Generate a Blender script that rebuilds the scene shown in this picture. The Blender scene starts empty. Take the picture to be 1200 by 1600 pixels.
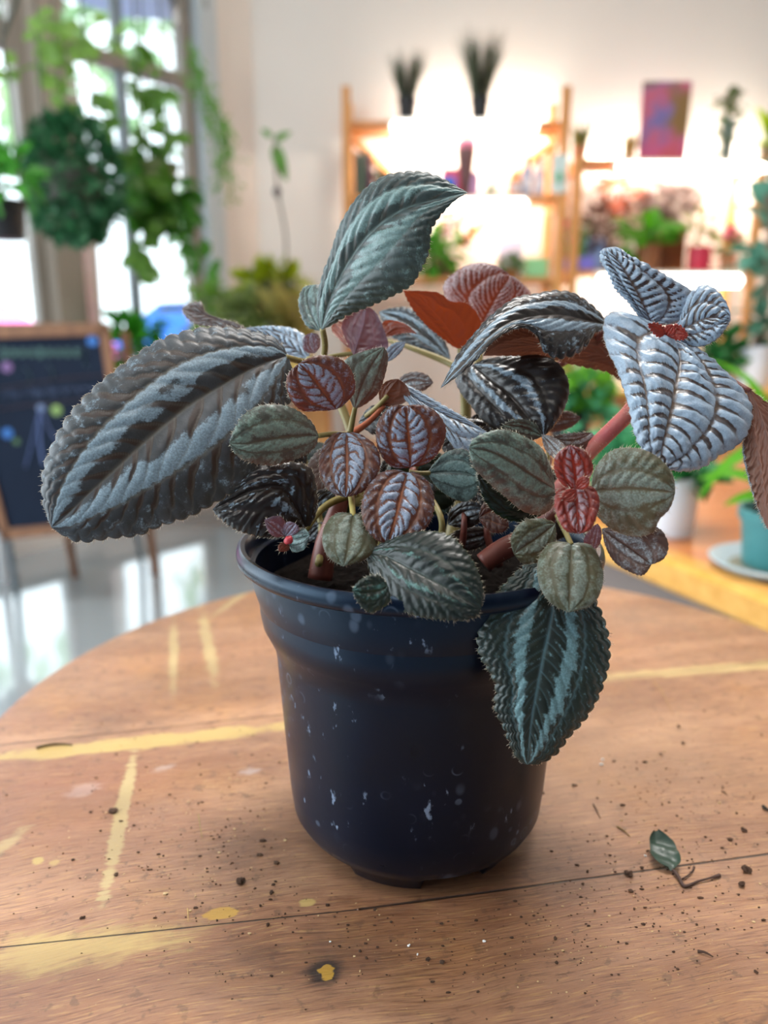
import bpy, math, random
import numpy as np
from mathutils import Vector, noise as mnoise

# ------------------------------------------------------------------ camera, sky, exposure
SC = bpy.context.scene
COL = SC.collection
PITCH = math.radians(13.5)
CAM = np.array([0.0, 0.0, 0.969])
FW = np.array([0, math.cos(PITCH), -math.sin(PITCH)])
UP = np.array([0, math.sin(PITCH), math.cos(PITCH)])
RT = np.array([1.0, 0, 0])
cd = bpy.data.cameras.new('camera')
cam = bpy.data.objects.new('camera', cd); COL.objects.link(cam)
cam.location = CAM; cam.rotation_euler = (math.pi/2 - PITCH, 0, 0)
cd.sensor_fit = 'HORIZONTAL'; cd.sensor_width = 36; cd.lens = 36
cd.clip_start = 0.02; cd.clip_end = 200
cd.dof.use_dof = True; cd.dof.focus_distance = 0.275; cd.dof.aperture_fstop = 8.5
SC.camera = cam
SC.view_settings.view_transform = 'Standard'
SC.view_settings.look = 'None'
SC.view_settings.gamma = 1
SC.view_settings.use_curve_mapping = False
SC.view_settings.exposure = 0.14

w = bpy.data.worlds.new('daylight'); SC.world = w; w.use_nodes = True
bg = w.node_tree.nodes['Background']
bg.inputs[0].default_value = (0.80, 0.93, 1.0, 1); bg.inputs[1].default_value = 3.0


def area_light(name, loc, rot, sx, sy, power, color):
    d = bpy.data.lights.new(name, 'AREA'); d.shape = 'RECTANGLE'; d.size = sx; d.size_y = sy
    d.energy = power; d.color = color
    o = bpy.data.objects.new(name, d); o.location = loc; o.rotation_euler = rot
    COL.objects.link(o); return o


# daylight entering through the long glass front at the left
area_light('shopfront_daylight', (-2.7, 0.35, 1.9), (math.radians(90), 0, math.radians(-90)), 3.0, 2.2, 62, (0.84, 0.93, 1.0))
# added overhead lamps, unseen: top light on the leaves and a frontal fill
area_light('added_top_light', (0.3, 1.15, 3.5), (0, 0, 0), 1.2, 0.6, 62, (1.0, 0.97, 0.93))
area_light('added_fill_light', (-0.4, -0.8, 3.5), (0, 0, 0), 1.2, 0.6, 9, (1.0, 0.97, 0.93))


# ------------------------------------------------------------------ rays (pixel of the 1200x1600 frame -> real point)
def ray(x, y): return RT*(x-600)/1200 + FW + UP*(800-y)/1200
def W(x, y, d): return CAM + ray(x, y)*d
def onz(x, y, z):
    r = ray(x, y); return CAM + r*((z-CAM[2])/r[2])
def ony(x, y, Y):
    r = ray(x, y); return CAM + r*(Y/r[1])


# ------------------------------------------------------------------ node helpers
class NT:
    def __init__(s, name):
        s.m = bpy.data.materials.new(name); s.m.use_nodes = True
        s.t = s.m.node_tree; s.n = s.t.nodes; s.l = s.t.links
        s.b = s.n['Principled BSDF']; s.out = s.n['Material Output']
    def add(s, typ, **kw):
        n = s.n.new(typ)
        for k, v in kw.items(): setattr(n, k, v)
        return n
    def put(s, sock, v):
        if isinstance(v, bpy.types.NodeSocket): s.l.new(v, sock)
        elif isinstance(v, (tuple, list)):
            sock.default_value = tuple(v) + ((1,) if len(v) == 3 and len(sock.default_value) == 4 else ())
        else: sock.default_value = v
    def math(s, op, a, b=None, c=None, clamp=False):
        n = s.add('ShaderNodeMath', operation=op, use_clamp=clamp)
        s.put(n.inputs[0], a)
        if b is not None: s.put(n.inputs[1], b)
        if c is not None: s.put(n.inputs[2], c)
        return n.outputs[0]
    def mix(s, f, a, b, mode='MIX'):
        n = s.add('ShaderNodeMix', data_type='RGBA', blend_type=mode)
        s.put(n.inputs[0], f); s.put(n.inputs[6], a); s.put(n.inputs[7], b)
        return n.outputs[2]
    def noise(s, vec, scale, detail=3, rough=.55, col=False, dist=0):
        n = s.add('ShaderNodeTexNoise')
        s.put(n.inputs['Vector'], vec); n.inputs['Scale'].default_value = scale
        n.inputs['Detail'].default_value = detail; n.inputs['Roughness'].default_value = rough
        n.inputs['Distortion'].default_value = dist
        return n.outputs[1 if col else 0]
    def ramp(s, f, a, b):
        n = s.add('ShaderNodeMapRange', interpolation_type='SMOOTHSTEP', clamp=True)
        s.put(n.inputs[0], f); n.inputs[1].default_value = a; n.inputs[2].default_value = b
        return n.outputs[0]
    def obj(s): return s.add('ShaderNodeTexCoord').outputs['Object']
    def pos(s): return s.add('ShaderNodeNewGeometry').outputs['Position']
    def scale(s, vec, v, loc=(0, 0, 0), rot=(0, 0, 0)):
        n = s.add('ShaderNodeMapping'); s.put(n.inputs[0], vec)
        n.inputs[1].default_value = loc; n.inputs[2].default_value = rot; n.inputs[3].default_value = v
        return n.outputs[0]
    def bump(s, h, strength=.3, dist=.001):
        n = s.add('ShaderNodeBump'); n.inputs['Strength'].default_value = strength
        n.inputs['Distance'].default_value = dist; s.put(n.inputs['Height'], h)
        s.l.new(n.outputs[0], s.b.inputs['Normal'])
        return n.outputs[0]


def srgb(h):
    h = h.lstrip('#'); c = [int(h[i:i+2], 16)/255 for i in (0, 2, 4)]
    return tuple(x/12.92 if x <= .04045 else ((x+.055)/1.055)**2.4 for x in c)


_mats = {}
def plain(hexc, rough=.6, var=.25, scale=8, metal=0, transl=0, name=None, spec=.5):
    key = (hexc, rough, var, scale, metal, transl)
    if key in _mats: return _mats[key]
    t = NT(name or 'surface_'+hexc.strip('#')); c = srgb(hexc)
    f = t.noise(t.obj(), scale, 4)
    dark = tuple(x*(1-var) for x in c); light = tuple(min(1, x*(1+var)) for x in c)
    colr = t.mix(f, dark, light)
    t.put(t.b.inputs['Base Color'], colr); t.b.inputs['Roughness'].default_value = rough
    t.b.inputs['Metallic'].default_value = metal; t.b.inputs['Specular IOR Level'].default_value = spec
    if transl:
        tr = t.add('ShaderNodeBsdfTranslucent'); t.put(tr.inputs[0], colr)
        mx = t.add('ShaderNodeMixShader'); mx.inputs[0].default_value = transl
        t.l.new(t.b.outputs[0], mx.inputs[1]); t.l.new(tr.outputs[0], mx.inputs[2])
        t.l.new(mx.outputs[0], t.out.inputs[0])
    _mats[key] = t.m
    return t.m


def wood(name, c1, c2, c3=None, axis='X', rough=.5, sc=1.0):
    t = NT(name); v = t.obj()
    s = {'X': (1, 14, 14), 'Y': (14, 1, 14), 'Z': (14, 14, 1)}[axis]
    f = t.noise(t.scale(v, tuple(q*sc for q in s)), 3, 6, .65)
    f2 = t.noise(v, 3, 2)
    col = t.mix(t.ramp(f, .3, .7), srgb(c1), srgb(c2))
    if c3: col = t.mix(t.math('MULTIPLY', t.ramp(f2, .4, .7), .6), col, srgb(c3))
    t.put(t.b.inputs['Base Color'], col); t.b.inputs['Roughness'].default_value = rough
    t.bump(f, .2, .002)
    return t.m


def emis(name, hexc, strength):
    t = NT(name); t.b.inputs['Base Color'].default_value = (*srgb(hexc), 1)
    t.b.inputs['Emission Color'].default_value = (*srgb(hexc), 1)
    t.b.inputs['Emission Strength'].default_value = strength
    return t.m


# ------------------------------------------------------------------ object helpers
def smooth_path(pts, n, closed=False):
    """Catmull-Rom through pts (k,dim), n samples, chord length parameter"""
    P = np.array(pts, float); k = len(P)
    if k == 2:
        u = np.linspace(0, 1, n)[:, None]; return P[0]*(1-u)+P[1]*u
    d = np.linalg.norm(np.diff(P, axis=0), axis=1)+1e-9
    T = np.r_[0, np.cumsum(np.sqrt(d))]*1.0
    L = np.r_[0, np.cumsum(d)]; L /= L[-1]
    M = np.zeros_like(P)
    M[1:-1] = (P[2:]-P[:-2])/((L[2:]-L[:-2])[:, None])
    M[0] = (P[1]-P[0])/(L[1]-L[0])*1.5-M[1]*.5; M[-1] = (P[-1]-P[-2])/(L[-1]-L[-2])*1.5-M[-2]*.5
    u = np.linspace(0, 1, n) if np.isscalar(n) else np.asarray(n)
    i = np.clip(np.searchsorted(L, u, side='right')-1, 0, k-2)
    h = (L[i+1]-L[i]); q = (u-L[i])/h
    q2 = q*q; q3 = q2*q
    q = q[:, None]; q2 = q2[:, None]; q3 = q3[:, None]; h = h[:, None]
    return (2*q3-3*q2+1)*P[i]+(q3-2*q2+q)*h*M[i]+(-2*q3+3*q2)*P[i+1]+(q3-q2)*h*M[i+1]


class MB:
    def __init__(s): s.V = []; s.F = []; s.M = []; s.A = None
    def add(s, V, F, m=0):
        o = len(s.V); s.V += [tuple(map(float, v)) for v in V]; s.F += [tuple(o+i for i in f) for f in F]; s.M += [m]*len(F)
        return s
    def box(s, c, size, rz=0, rx=0, m=0, bev=0):
        x, y, z = [q/2 for q in size]
        if bev <= 0:
            V = [(a*x, b*y, d*z) for a in (-1, 1) for b in (-1, 1) for d in (-1, 1)]
            F = [(0, 1, 3, 2), (4, 6, 7, 5), (0, 4, 5, 1), (2, 3, 7, 6), (0, 2, 6, 4), (1, 5, 7, 3)]
        else:
            # chamfered box : three nested loops
            V = []; b = min(bev, x*.9, y*.9, z*.9)
            def ring(ix, zz):
                o = len(V)
                for (a, c_) in ((-1, -1), (1, -1), (1, 1), (-1, 1)):
                    xx = a*(x-ix); yy = c_*(y-ix)
                    if a*c_ > 0: V.extend([(xx-a*b*.0, yy-c_*b, zz), (xx-a*b, yy, zz)])
                    else: V.extend([(xx-a*b, yy, zz), (xx, yy-c_*b, zz)])
                return o
            V = []
            loops = []
            for ix, zz in ((b, -z), (0, -z+b), (0, z-b), (b, z)):
                L = []
                X = x-ix; Y = y-ix
                for px, py in ((-X+b, -Y), (X-b, -Y), (X, -Y+b), (X, Y-b), (X-b, Y), (-X+b, Y), (-X, Y-b), (-X, -Y+b)):
                    L.append(len(V)); V.append((px, py, zz))
                loops.append(L)
            F = [tuple(reversed(loops[0])), tuple(loops[-1])]
            for A, B in zip(loops[:-1], loops[1:]):
                for i in range(8): F.append((A[i], A[(i+1) % 8], B[(i+1) % 8], B[i]))
        V = np.array(V)
        if rx:
            c_, s_ = math.cos(rx), math.sin(rx); V = V@np.array([[1, 0, 0], [0, c_, s_], [0, -s_, c_]])
        if rz:
            c_, s_ = math.cos(rz), math.sin(rz); V = V@np.array([[c_, s_, 0], [-s_, c_, 0], [0, 0, 1]])
        return s.add(V+np.array(c), F, m)
    def lathe(s, c, prof, n=48, m=0, mod=None):
        V = []; F = []
        for j, (r, z) in enumerate(prof):
            for i in range(n):
                a = 2*math.pi*i/n; rr, zz = (r, z) if mod is None else mod(j, a, r, z)
                V.append((c[0]+rr*math.cos(a), c[1]+rr*math.sin(a), c[2]+zz))
        for j in range(len(prof)-1):
            for i in range(n):
                F.append((j*n+i, j*n+(i+1) % n, (j+1)*n+(i+1) % n, (j+1)*n+i))
        return s.add(V, F, m)
    def tube(s, pts, r, n=8, m=0, k=None, cap=True, flat=1.0):
        P = smooth_path(pts, k or max(2, (len(pts)-1)*6+1)) if len(pts) > 2 else np.array(pts, float)
        if len(P) == 2 and k: P = smooth_path(pts, k)
        N = len(P); R = np.interp(np.linspace(0, 1, N), np.linspace(0, 1, len(r)), r) if hasattr(r, '__len__') else np.full(N, r)
        T = np.gradient(P, axis=0); T /= np.linalg.norm(T, axis=1)[:, None]+1e-12
        u = np.cross(T[0], [0, 0, 1.]);
        if np.linalg.norm(u) < .1: u = np.cross(T[0], [0, 1., 0])
        u /= np.linalg.norm(u); V = []; F = []
        for i in range(N):
            u = u-T[i]*np.dot(u, T[i]); u /= np.linalg.norm(u); v = np.cross(T[i], u)
            for j in range(n):
                a = 2*math.pi*j/n; V.append(P[i]+R[i]*(math.cos(a)*u+math.sin(a)*v*flat))
        for i in range(N-1):
            for j in range(n): F.append((i*n+j, i*n+(j+1) % n, (i+1)*n+(j+1) % n, (i+1)*n+j))
        if cap: F.append(tuple(range(n-1, -1, -1))); F.append(tuple((N-1)*n+j for j in range(n)))
        return s.add(V, F, m)
    def blade(s, p, d, nrm, L, Wd, m=0, fold=.15, droop=.2):
        d = d/(np.linalg.norm(d)+1e-9); sd = np.cross(d, nrm); sd /= np.linalg.norm(sd)+1e-9; nn = np.cross(sd, d)
        V = [p, p+d*L*.3+sd*Wd*.42+nn*Wd*fold, p+d*L*.62+sd*Wd*.45+nn*(Wd*fold-droop*L*.3), p+d*L-nn*L*droop,
             p+d*L*.62-sd*Wd*.45+nn*(Wd*fold-droop*L*.3), p+d*L*.3-sd*Wd*.42+nn*Wd*fold, p+d*L*.3, p+d*L*.62-nn*droop*L*.3]
        return s.add(V, [(0, 1, 6), (1, 2, 7, 6), (2, 3, 7), (3, 4, 7), (4, 5, 6, 7), (5, 0, 6)], m)
    def puff(s, c, rad, n, L, Wd, seed=0, m=0, shell=.55, up=.3, keep=None, out=1.0):
        R = random.Random(seed); c = np.array(c); rad = np.array(rad if hasattr(rad, '__len__') else (rad,)*3)
        for _ in range(n):
            while True:
                q = np.array([R.uniform(-1, 1) for _ in range(3)]); l = np.linalg.norm(q)
                if .05 < l <= 1: break
            q = q/l*(shell+(1-shell)*R.random()**.6 if R.random() < .8 else R.random())
            if keep and not keep(q): continue
            d = q*out+np.array([R.gauss(0, .5), R.gauss(0, .5), R.gauss(0, .5)+up])
            nr = np.array([R.gauss(0, .5), R.gauss(0, .5)-.3, R.gauss(1, .5)])
            k = R.uniform(.7, 1.25)
            s.blade(c+q*rad, d, nr, L*k, Wd*k, m, fold=.15, droop=R.uniform(0, .4))
        return s
    def build(s, name, mats, parent=None, loc=None, smooth=False, kind=None):
        V = np.array(s.V)
        if parent is not None:
            o_ = parent
            while o_.parent: o_ = o_.parent
            org = np.array(o_.location)
        else:
            org = np.array(loc) if loc is not None else np.array([(V[:, 0].min()+V[:, 0].max())/2, (V[:, 1].min()+V[:, 1].max())/2, V[:, 2].min()])
        me = bpy.data.meshes.new(name); me.from_pydata((V-org).tolist(), [], s.F)
        mats = mats if isinstance(mats, (list, tuple)) else [mats]
        for mt in mats: me.materials.append(mt)
        if len(mats) > 1: me.polygons.foreach_set('material_index', s.M)
        if smooth is not False:
            me.polygons.foreach_set('use_smooth', [True]*len(me.polygons))
            if smooth is not True: me.set_sharp_from_angle(angle=math.radians(smooth))
        if s.A is not None:
            at = me.color_attributes.new('pat', 'FLOAT_COLOR', 'POINT')
            A = np.ones((len(V), 4)); A[:len(s.A), :s.A.shape[1]] = s.A
            at.data.foreach_set('color', A.ravel())
        me.update()
        o = bpy.data.objects.new(name, me); COL.objects.link(o)
        if parent is not None: o.parent = parent
        else: o.location = org
        if kind: o['kind'] = kind
        return o


def tag(o, label, cat, group=None):
    o['label'] = label; o['category'] = cat
    if group: o['group'] = group
    return o
def thing(name, label, cat, loc, group=None):
    o = bpy.data.objects.new(name, None); o.empty_display_size = .05; COL.objects.link(o); o.location = loc
    return tag(o, label, cat, group)
def struct(name, mb, mat, **k): return mb.build(name, mat, kind='structure', **k)

# ------------------------------------------------------------------ the room
YB = 4.40                                    # back wall
corner = ony(402, 300, YB)
CX = corner[0]
ang = math.radians(51.5)
wd = np.array([-math.cos(ang), -math.sin(ang), 0])       # along the window wall, from the corner towards the left
wn = np.array([math.sin(ang), -math.cos(ang), 0])        # into the room
wc = np.array([CX, YB, 0])
def onwall(x, y, off=0):
    r = ray(x, y); c = wc+wn*off
    return CAM + r*(np.dot(c-CAM, wn)/np.dot(r, wn))
def wt(x, y): return float(np.dot(onwall(x, y)-wc, wd))
def wallbox(mb, t0, t1, z0, z1, o0, o1, m=0):
    c = wc+wd*(t0+t1)/2+wn*(o0+o1)/2; c[2] = (z0+z1)/2
    mb.box(c, (abs(t1-t0), abs(o1-o0), z1-z0), rz=math.atan2(wd[1], wd[0]), m=m)
    return mb

# polished concrete floor
t = NT('polished_concrete'); p_ = t.pos()
f1 = t.noise(p_, 1.2, 5, .6); f2 = t.noise(p_, 9, 4)
t.put(t.b.inputs['Base Color'], t.mix(f1, srgb('#8b949a'), srgb('#b3babd')))
t.put(t.b.inputs['Roughness'], t.math('MULTIPLY_ADD', f2, .10, .06))
t.b.inputs['Specular IOR Level'].default_value = .9
t.b.inputs['Coat Weight'].default_value = 1; t.b.inputs['Coat Roughness'].default_value = .06; t.b.inputs['Coat IOR'].default_value = 1.9
M_floor = t.m
struct('floor', MB().box((0.5, 1.1, -.05), (7.4, 6.8, .1)), M_floor)
M_wall = plain('#dad3cc', .85, .04, 2, name='cream_wall_paint')
struct('wall_back', MB().box(((CX+4.0)/2, YB+.06, 1.8), (4.0-CX, .12, 3.6)), M_wall)
struct('wall_right', MB().box((3.9, 1.1, 1.8), (.12, 6.6, 3.6)), M_wall)
struct('wall_behind', MB().box((0.5, -2.25, 1.8), (6.9, .1, 3.6)), plain('#5f6470', .85, .05, 2))
struct('ceiling', MB().box((0.5, 1.1, 3.65), (7.2, 6.8, .1)), plain('#d8d4cc', .9, .04, 2))
for (x_, y_, lab) in ((.3, 1.15, 'square ceiling light panel added above the round table for top light'), (-.4, -.8, 'ceiling light panel added behind the camera for frontal fill')):
    o = thing('added_ceiling_panel', lab, 'ceiling light', (x_, y_, 3.53))  # added, unseen panel bodies for the top and fill lamps
    MB().box((x_, y_, 3.565), (1.3, .7, .06), bev=.01).build('housing', plain('#e8e6e2', .5, .03), o)
    MB().box((x_, y_, 3.530), (1.22, .62, .01)).build('diffuser', emis('panel_diffuser', '#fff8f0', 4), o)
M_frame = plain('#8d8378', .45, .12, 5, name='bronze_window_frame')
M_reveal = plain('#b9c2c6', .7, .05, 3, name='pale_reveal_paint')
zs = .12                                      # sill
ztop = 3.2
t_j = wt(312, 250)                            # right jamb
t_end = 3.6
lw = MB()
wallbox(lw, 0, t_j-.07, 0, 3.6, -.14, 0)
wallbox(lw, t_j-.07, t_end, 0, zs, -.14, 0)
wallbox(lw, t_j-.07, t_end, ztop, 3.6, -.14, 0)
struct('wall_left', lw, M_wall)
struct('trim_1', wallbox(MB(), t_j-.12, t_j-.02, zs, ztop, -.10, .03), M_reveal)
m2 = wt(207, 250); m1a = wt(104, 250); m1b = wt(62, 250)
zt = float(onwall(213, 100)[2])
M_glass = NT('window_glass')
g_ = M_glass; tr = g_.add('ShaderNodeBsdfTransparent'); gl = g_.add('ShaderNodeBsdfGlossy'); gl.inputs['Roughness'].default_value = .02
fr = g_.add('ShaderNodeFresnel'); mx = g_.add('ShaderNodeMixShader'); g_.l.new(fr.outputs[0], mx.inputs[0]); g_.l.new(tr.outputs[0], mx.inputs[1]); g_.l.new(gl.outputs[0], mx.inputs[2]); g_.l.new(mx.outputs[0], g_.out.inputs[0])
M_glass = g_.m
def window(i, a, b, mull, ztr, thick=.03):
    root = bpy.data.objects.new('window_%d' % i, None); COL.objects.link(root)
    c = wc+wd*(a+b)/2; root.location = (c[0], c[1], zs); root['kind'] = 'structure'
    fm = MB()
    for (u, v) in ((a, a+.05), (b-.05, b)): wallbox(fm, u, v, zs, ztop, -.09, -.02)
    wallbox(fm, a, b, zs, zs+.06, -.09, -.02); wallbox(fm, a, b, ztop-.06, ztop, -.09, -.02)
    fm.build('window_frame', M_frame, root)
    wallbox(MB(), a+.05, b-.05, ztr-thick, ztr+thick, -.085, -.025).build('transom', M_frame, root)
    for mm in mull: wallbox(MB(), mm-.018, mm+.018, zs+.06, ztop-.06, -.08, -.03).build('mullion', plain('#76828a', .4, .1, 5), root)
    wallbox(MB(), a+.05, b-.05, zs+.06, ztop-.06, -.058, -.052).build('pane', M_glass, root)
window(1, t_j, m1a, [m2], zt)
window(2, m1b, m1b+1.15, [], float(onwall(30, 55)[2]), .05)
window(3, m1b+1.25, t_end, [], zt)
pc = MB(); wallbox(pc, m1a, m1b, zs, ztop, -.13, .05)
struct('trim_2', pc, plain('#9b8f82', .6, .12, 5, name='taupe_post'))
pc = MB(); wallbox(pc, m1b+1.15, m1b+1.25, zs, ztop, -.13, .04)
struct('trim_3', pc, plain('#9b8f82', .6, .12, 5))

sd = bpy.data.lights.new('sun', 'SUN'); sd.energy = 9; sd.angle = .02; sd.color = (1, .96, .88)
so = bpy.data.objects.new('sun', sd); so.rotation_euler = (math.radians(-48), math.radians(30), 0); COL.objects.link(so)
# outside the window: street, trees, parked cars, an awning
struct('ground_outside', MB().box((-7, 6, -.12), (22, 24, .04)), plain('#c9cdd0', .8, .05, 1))
M_g1 = plain('#86a97c', .5, .35, 6, transl=.5, name='sunlit_tree_leaves')
M_bark = plain('#6f6052', .9, .3, 8, name='bark')
for i, (c, r, n, lab) in enumerate((((-3.6, 9.6, 4.6), (2.2, 1.2, 1.5), 330, 'tall airy street tree seen through the upper panes of the window'),
                                    ((-8.6, 8.9, 3.4), (1.5, 1.2, 1.3), 260, 'broad street tree outside the leftmost window pane'),
                                    ((-1.7, 9.5, 2.6), (.9, .9, 1.1), 120, 'smaller street tree outside behind the vines by the window jamb'))):
    tr_ = thing('street_tree', lab, 'tree', (c[0], c[1], -.1), 'street trees outside')
    MB().puff(c, r, n, .34, .24, seed=i+5, shell=.2).build('foliage', M_g1, tr_)
    MB().tube([(c[0], c[1], -.1), (c[0]+.1, c[1], c[2]*.5), c], [.14, .1, .05], 8).build('trunk', M_bark, tr_)
def car(loc, rz, hexc, lab):
    c = thing('parked_car', lab, 'car', loc, 'parked cars outside')
    def rot(V): 
        V = np.array(V); q = np.array([[math.cos(rz), math.sin(rz), 0], [-math.sin(rz), math.cos(rz), 0], [0, 0, 1]]); return V@q+np.array(loc)
    prof = [(-2.1, .3), (-2.15, .7), (-1.9, .85), (-1.2, .95), (-.6, 1.4), (.7, 1.45), (1.4, 1.0), (2.0, .9), (2.15, .6), (2.1, .3)]
    V = [(x, s*(.85 if z < 1 else .7), z) for s in (-1, 1) for x, z in prof]; n = len(prof)
    F = [tuple(range(n)), tuple(range(2*n-1, n-1, -1))]+[(i, (i+1) % n, n+(i+1) % n, n+i) for i in range(n)]
    MB().add(rot(V), F).build('body', plain(hexc, .3, .05), c)
    for s in (-1, 1):
        MB().add(rot([(-1.0, s*.80, 1.0), (1.1, s*.80, 1.0), (.6, s*.73, 1.36), (-.55, s*.73, 1.36)]), [(0, 1, 2, 3)]).build('side_window', plain('#39424c', .15, .1), c)
        for x in (-1.35, 1.35):
            wv = MB(); pr = []
            for k in range(20): a = 2*math.pi*k/20; pr.append((x+.33*math.cos(a), s*.9, .33+.33*math.sin(a)))
            pr2 = [(p0, s*.7, p2) for p0, _, p2 in pr]
            wv.add(rot(pr+pr2), [tuple(range(20)), tuple(range(39, 19, -1))]+[(i, (i+1) % 20, 20+(i+1) % 20, 20+i) for i in range(20)]).build('wheel', plain('#22262a', .6, .1), c)
car((-4.9, 7.7, -.1), .1, '#ff3fae', 'bright pink car parked outside the leftmost window')
car((-2.6, 11.6, -.1), .2, '#3f8fff', 'blue car parked outside behind the window plants')
aw = MB().box(tuple(onwall(120, 20)+np.array([-.4, .9, .75])), (1.6, 1.2, .5), rz=.9, rx=.25)
tag(aw.build('awning', plain('#5a6f92', .7, .1)), 'slate blue awning outside above the window', 'awning')

# ------------------------------------------------------------------ shelves
M_ply = wood('honey_shelf_wood', '#c98a4c', '#e0a766', '#b87638', 'X', .5)
M_plyz = wood('honey_post_wood', '#c98a4c', '#e0a766', '#b87638', 'Z', .5)
M_tube = emis('glowing_tube', '#fff6e8', 9)
YF = 4.0
def zy(x, y, Y=YF): return float(ony(x, y, Y)[2])
def xy(x, y, Y=YF): return float(ony(x, y, Y)[0])
LAMPS = []
def tubelamp(x0, x1, y0, y1, Y, lab, power=5):
    A = ony(x0, (y0+y1)/2, Y); B = ony(x1, (y0+y1)/2, Y)
    h = abs(zy(x0, y0, Y)-zy(x0, y1, Y))
    r = thing('grow_light', lab, 'grow light', (A+B)/2, 'grow lights under the shelves')
    c = (A+B)/2
    MB().tube([A, B], h*.36, 14, k=4).build('tube', M_tube, r, smooth=True)
    MB().box(c+np.array([0, .012, h*.42]), (B[0]-A[0]+.02, h*.7, h*.22), bev=.004).build('housing', plain('#f2efe8', .4, .03), r)
    for s in (A, B): MB().box(s, (.02, h*.66, h*.66), bev=.005).build('end_cap', plain('#eceae4', .4, .03), r)
    # the lamp's own light on the wall behind and the shelf below
    o = area_light('grow_light_glow', tuple(c+np.array([0, .10, -.02])), (math.radians(90), 0, 0), B[0]-A[0], .06, power, (1, .90, .78))
    o.rotation_euler = (math.radians(80), 0, 0)
    return r

def shelf_unit(label, xl, xr, levels, ztops, posts, braces):
    base = ((xl+xr)/2, (YF+YB)/2, 0)
    u = thing('shelf_unit', label, 'shelving unit', base)
    D = .34
    for (px, back) in posts:
        yy = YF+D-.02 if back else YF+.02
        MB().box((px, yy, ztops/2), (.042, .04, ztops), bev=.003).build('post', M_plyz, u)
    for z in levels:
        MB().box(((xl+xr)/2, YF+D/2-.02, z-.0125), (xr-xl, D-.10, .025), bev=.003).build('shelf_board', M_ply, u)
    for z in levels:
        for px in sorted(set(round(p, 3) for p, b in posts)):
            MB().box((px, YF+D/2, z-.045), (.03, D-.08, .035)).build('side_rail', M_ply, u)
    for (a, b) in braces:
        a = np.array(a); b = np.array(b)
        MB().tube([a, b], .022, 4, k=3).build('brace', M_ply, u)
    return u

xA0, xA1 = xy(541, 200), xy(884, 200)
zA = [zy(700, 186), zy(700, 303), zy(700, 432), .36]
shelf_unit('tall honey wood shelf unit on the back wall with grasses on top', xA0, xA1, zA, zy(541, 133), [(xA0, 0), (xA0, 1), (xA1, 0), (xA1, 1)],
           [((xA0+.03, YF+.3, zy(560, 196)), (xA0+.25, YF+.3, zy(606, 270))), ((xA1-.03, YF+.3, zA[0]-.06), (xA1-.2, YF+.3, zA[1]+.12)), ((xy(776, 332), YF+.22, zy(776, 330)), (xy(722, 380), YF+.22, zy(722, 378)))])
xB1 = 3.3
zB = [zy(1050, 245), zy(1050, 421), .45]
shelf_unit('long low honey wood shelf unit at the right of the back wall', xA1+.06, xB1, zB, zB[0], [(xA1+.075, 0), (xA1+.075, 1), (xy(1190, 300), 0), (xy(1190, 300), 1), (xB1-.03, 0), (xB1-.03, 1)], [])
tubelamp(612, 838, 186, 212, YF+.02, 'glowing tube lamp under the top board of the tall shelf unit', 9)
tubelamp(664, 822, 308, 332, YF+.02, 'glowing tube lamp under the second board of the tall shelf unit', 6)
tubelamp(962, 1290, 250, 276, YF+.02, 'long glowing tube lamp under the top board of the low shelf unit', 12)
tubelamp(932, 1156, 425, 452, YF+.02, 'glowing tube lamp under the second board of the low shelf unit', 5)

def strip(x0, x1, z, lab, power):  # added strips; imitate tube light leaking up behind the boards
    A = ony(x0, 200, YF+.27); B = ony(x1, 200, YF+.27); A[2] = B[2] = z+.014
    r = thing('added_glow_strip', lab, 'light strip', ((A[0]+B[0])/2, A[1], z), 'added glow strips on the shelf boards')
    MB().tube([A, B], .011, 10, k=3).build('tube', M_tube, r, smooth=True)
    MB().box((A+B)/2-np.array([0, 0, .010]), (B[0]-A[0], .03, .006)).build('base', plain('#f2efe8', .4, .03), r)
    area_light('added_strip_glow', tuple((A+B)/2+np.array([0, .02, .02])), (math.radians(125), 0, 0), B[0]-A[0], .03, power, (1, .90, .78))
strip(655, 725, zA[0], 'left added glow strip on the top board of the tall shelf unit', 3.2)
strip(775, 850, zA[0], 'right added glow strip on the top board of the tall shelf unit', 3.2)
strip(930, 1010, zB[0], 'left added glow strip on the top board of the low shelf unit', 3.5)
strip(1085, 1118, zB[0], 'middle added glow strip on the top board of the low shelf unit', 2)
strip(1142, 1186, zB[0], 'right added glow strip on the top board of the low shelf unit', 2.5)

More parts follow.
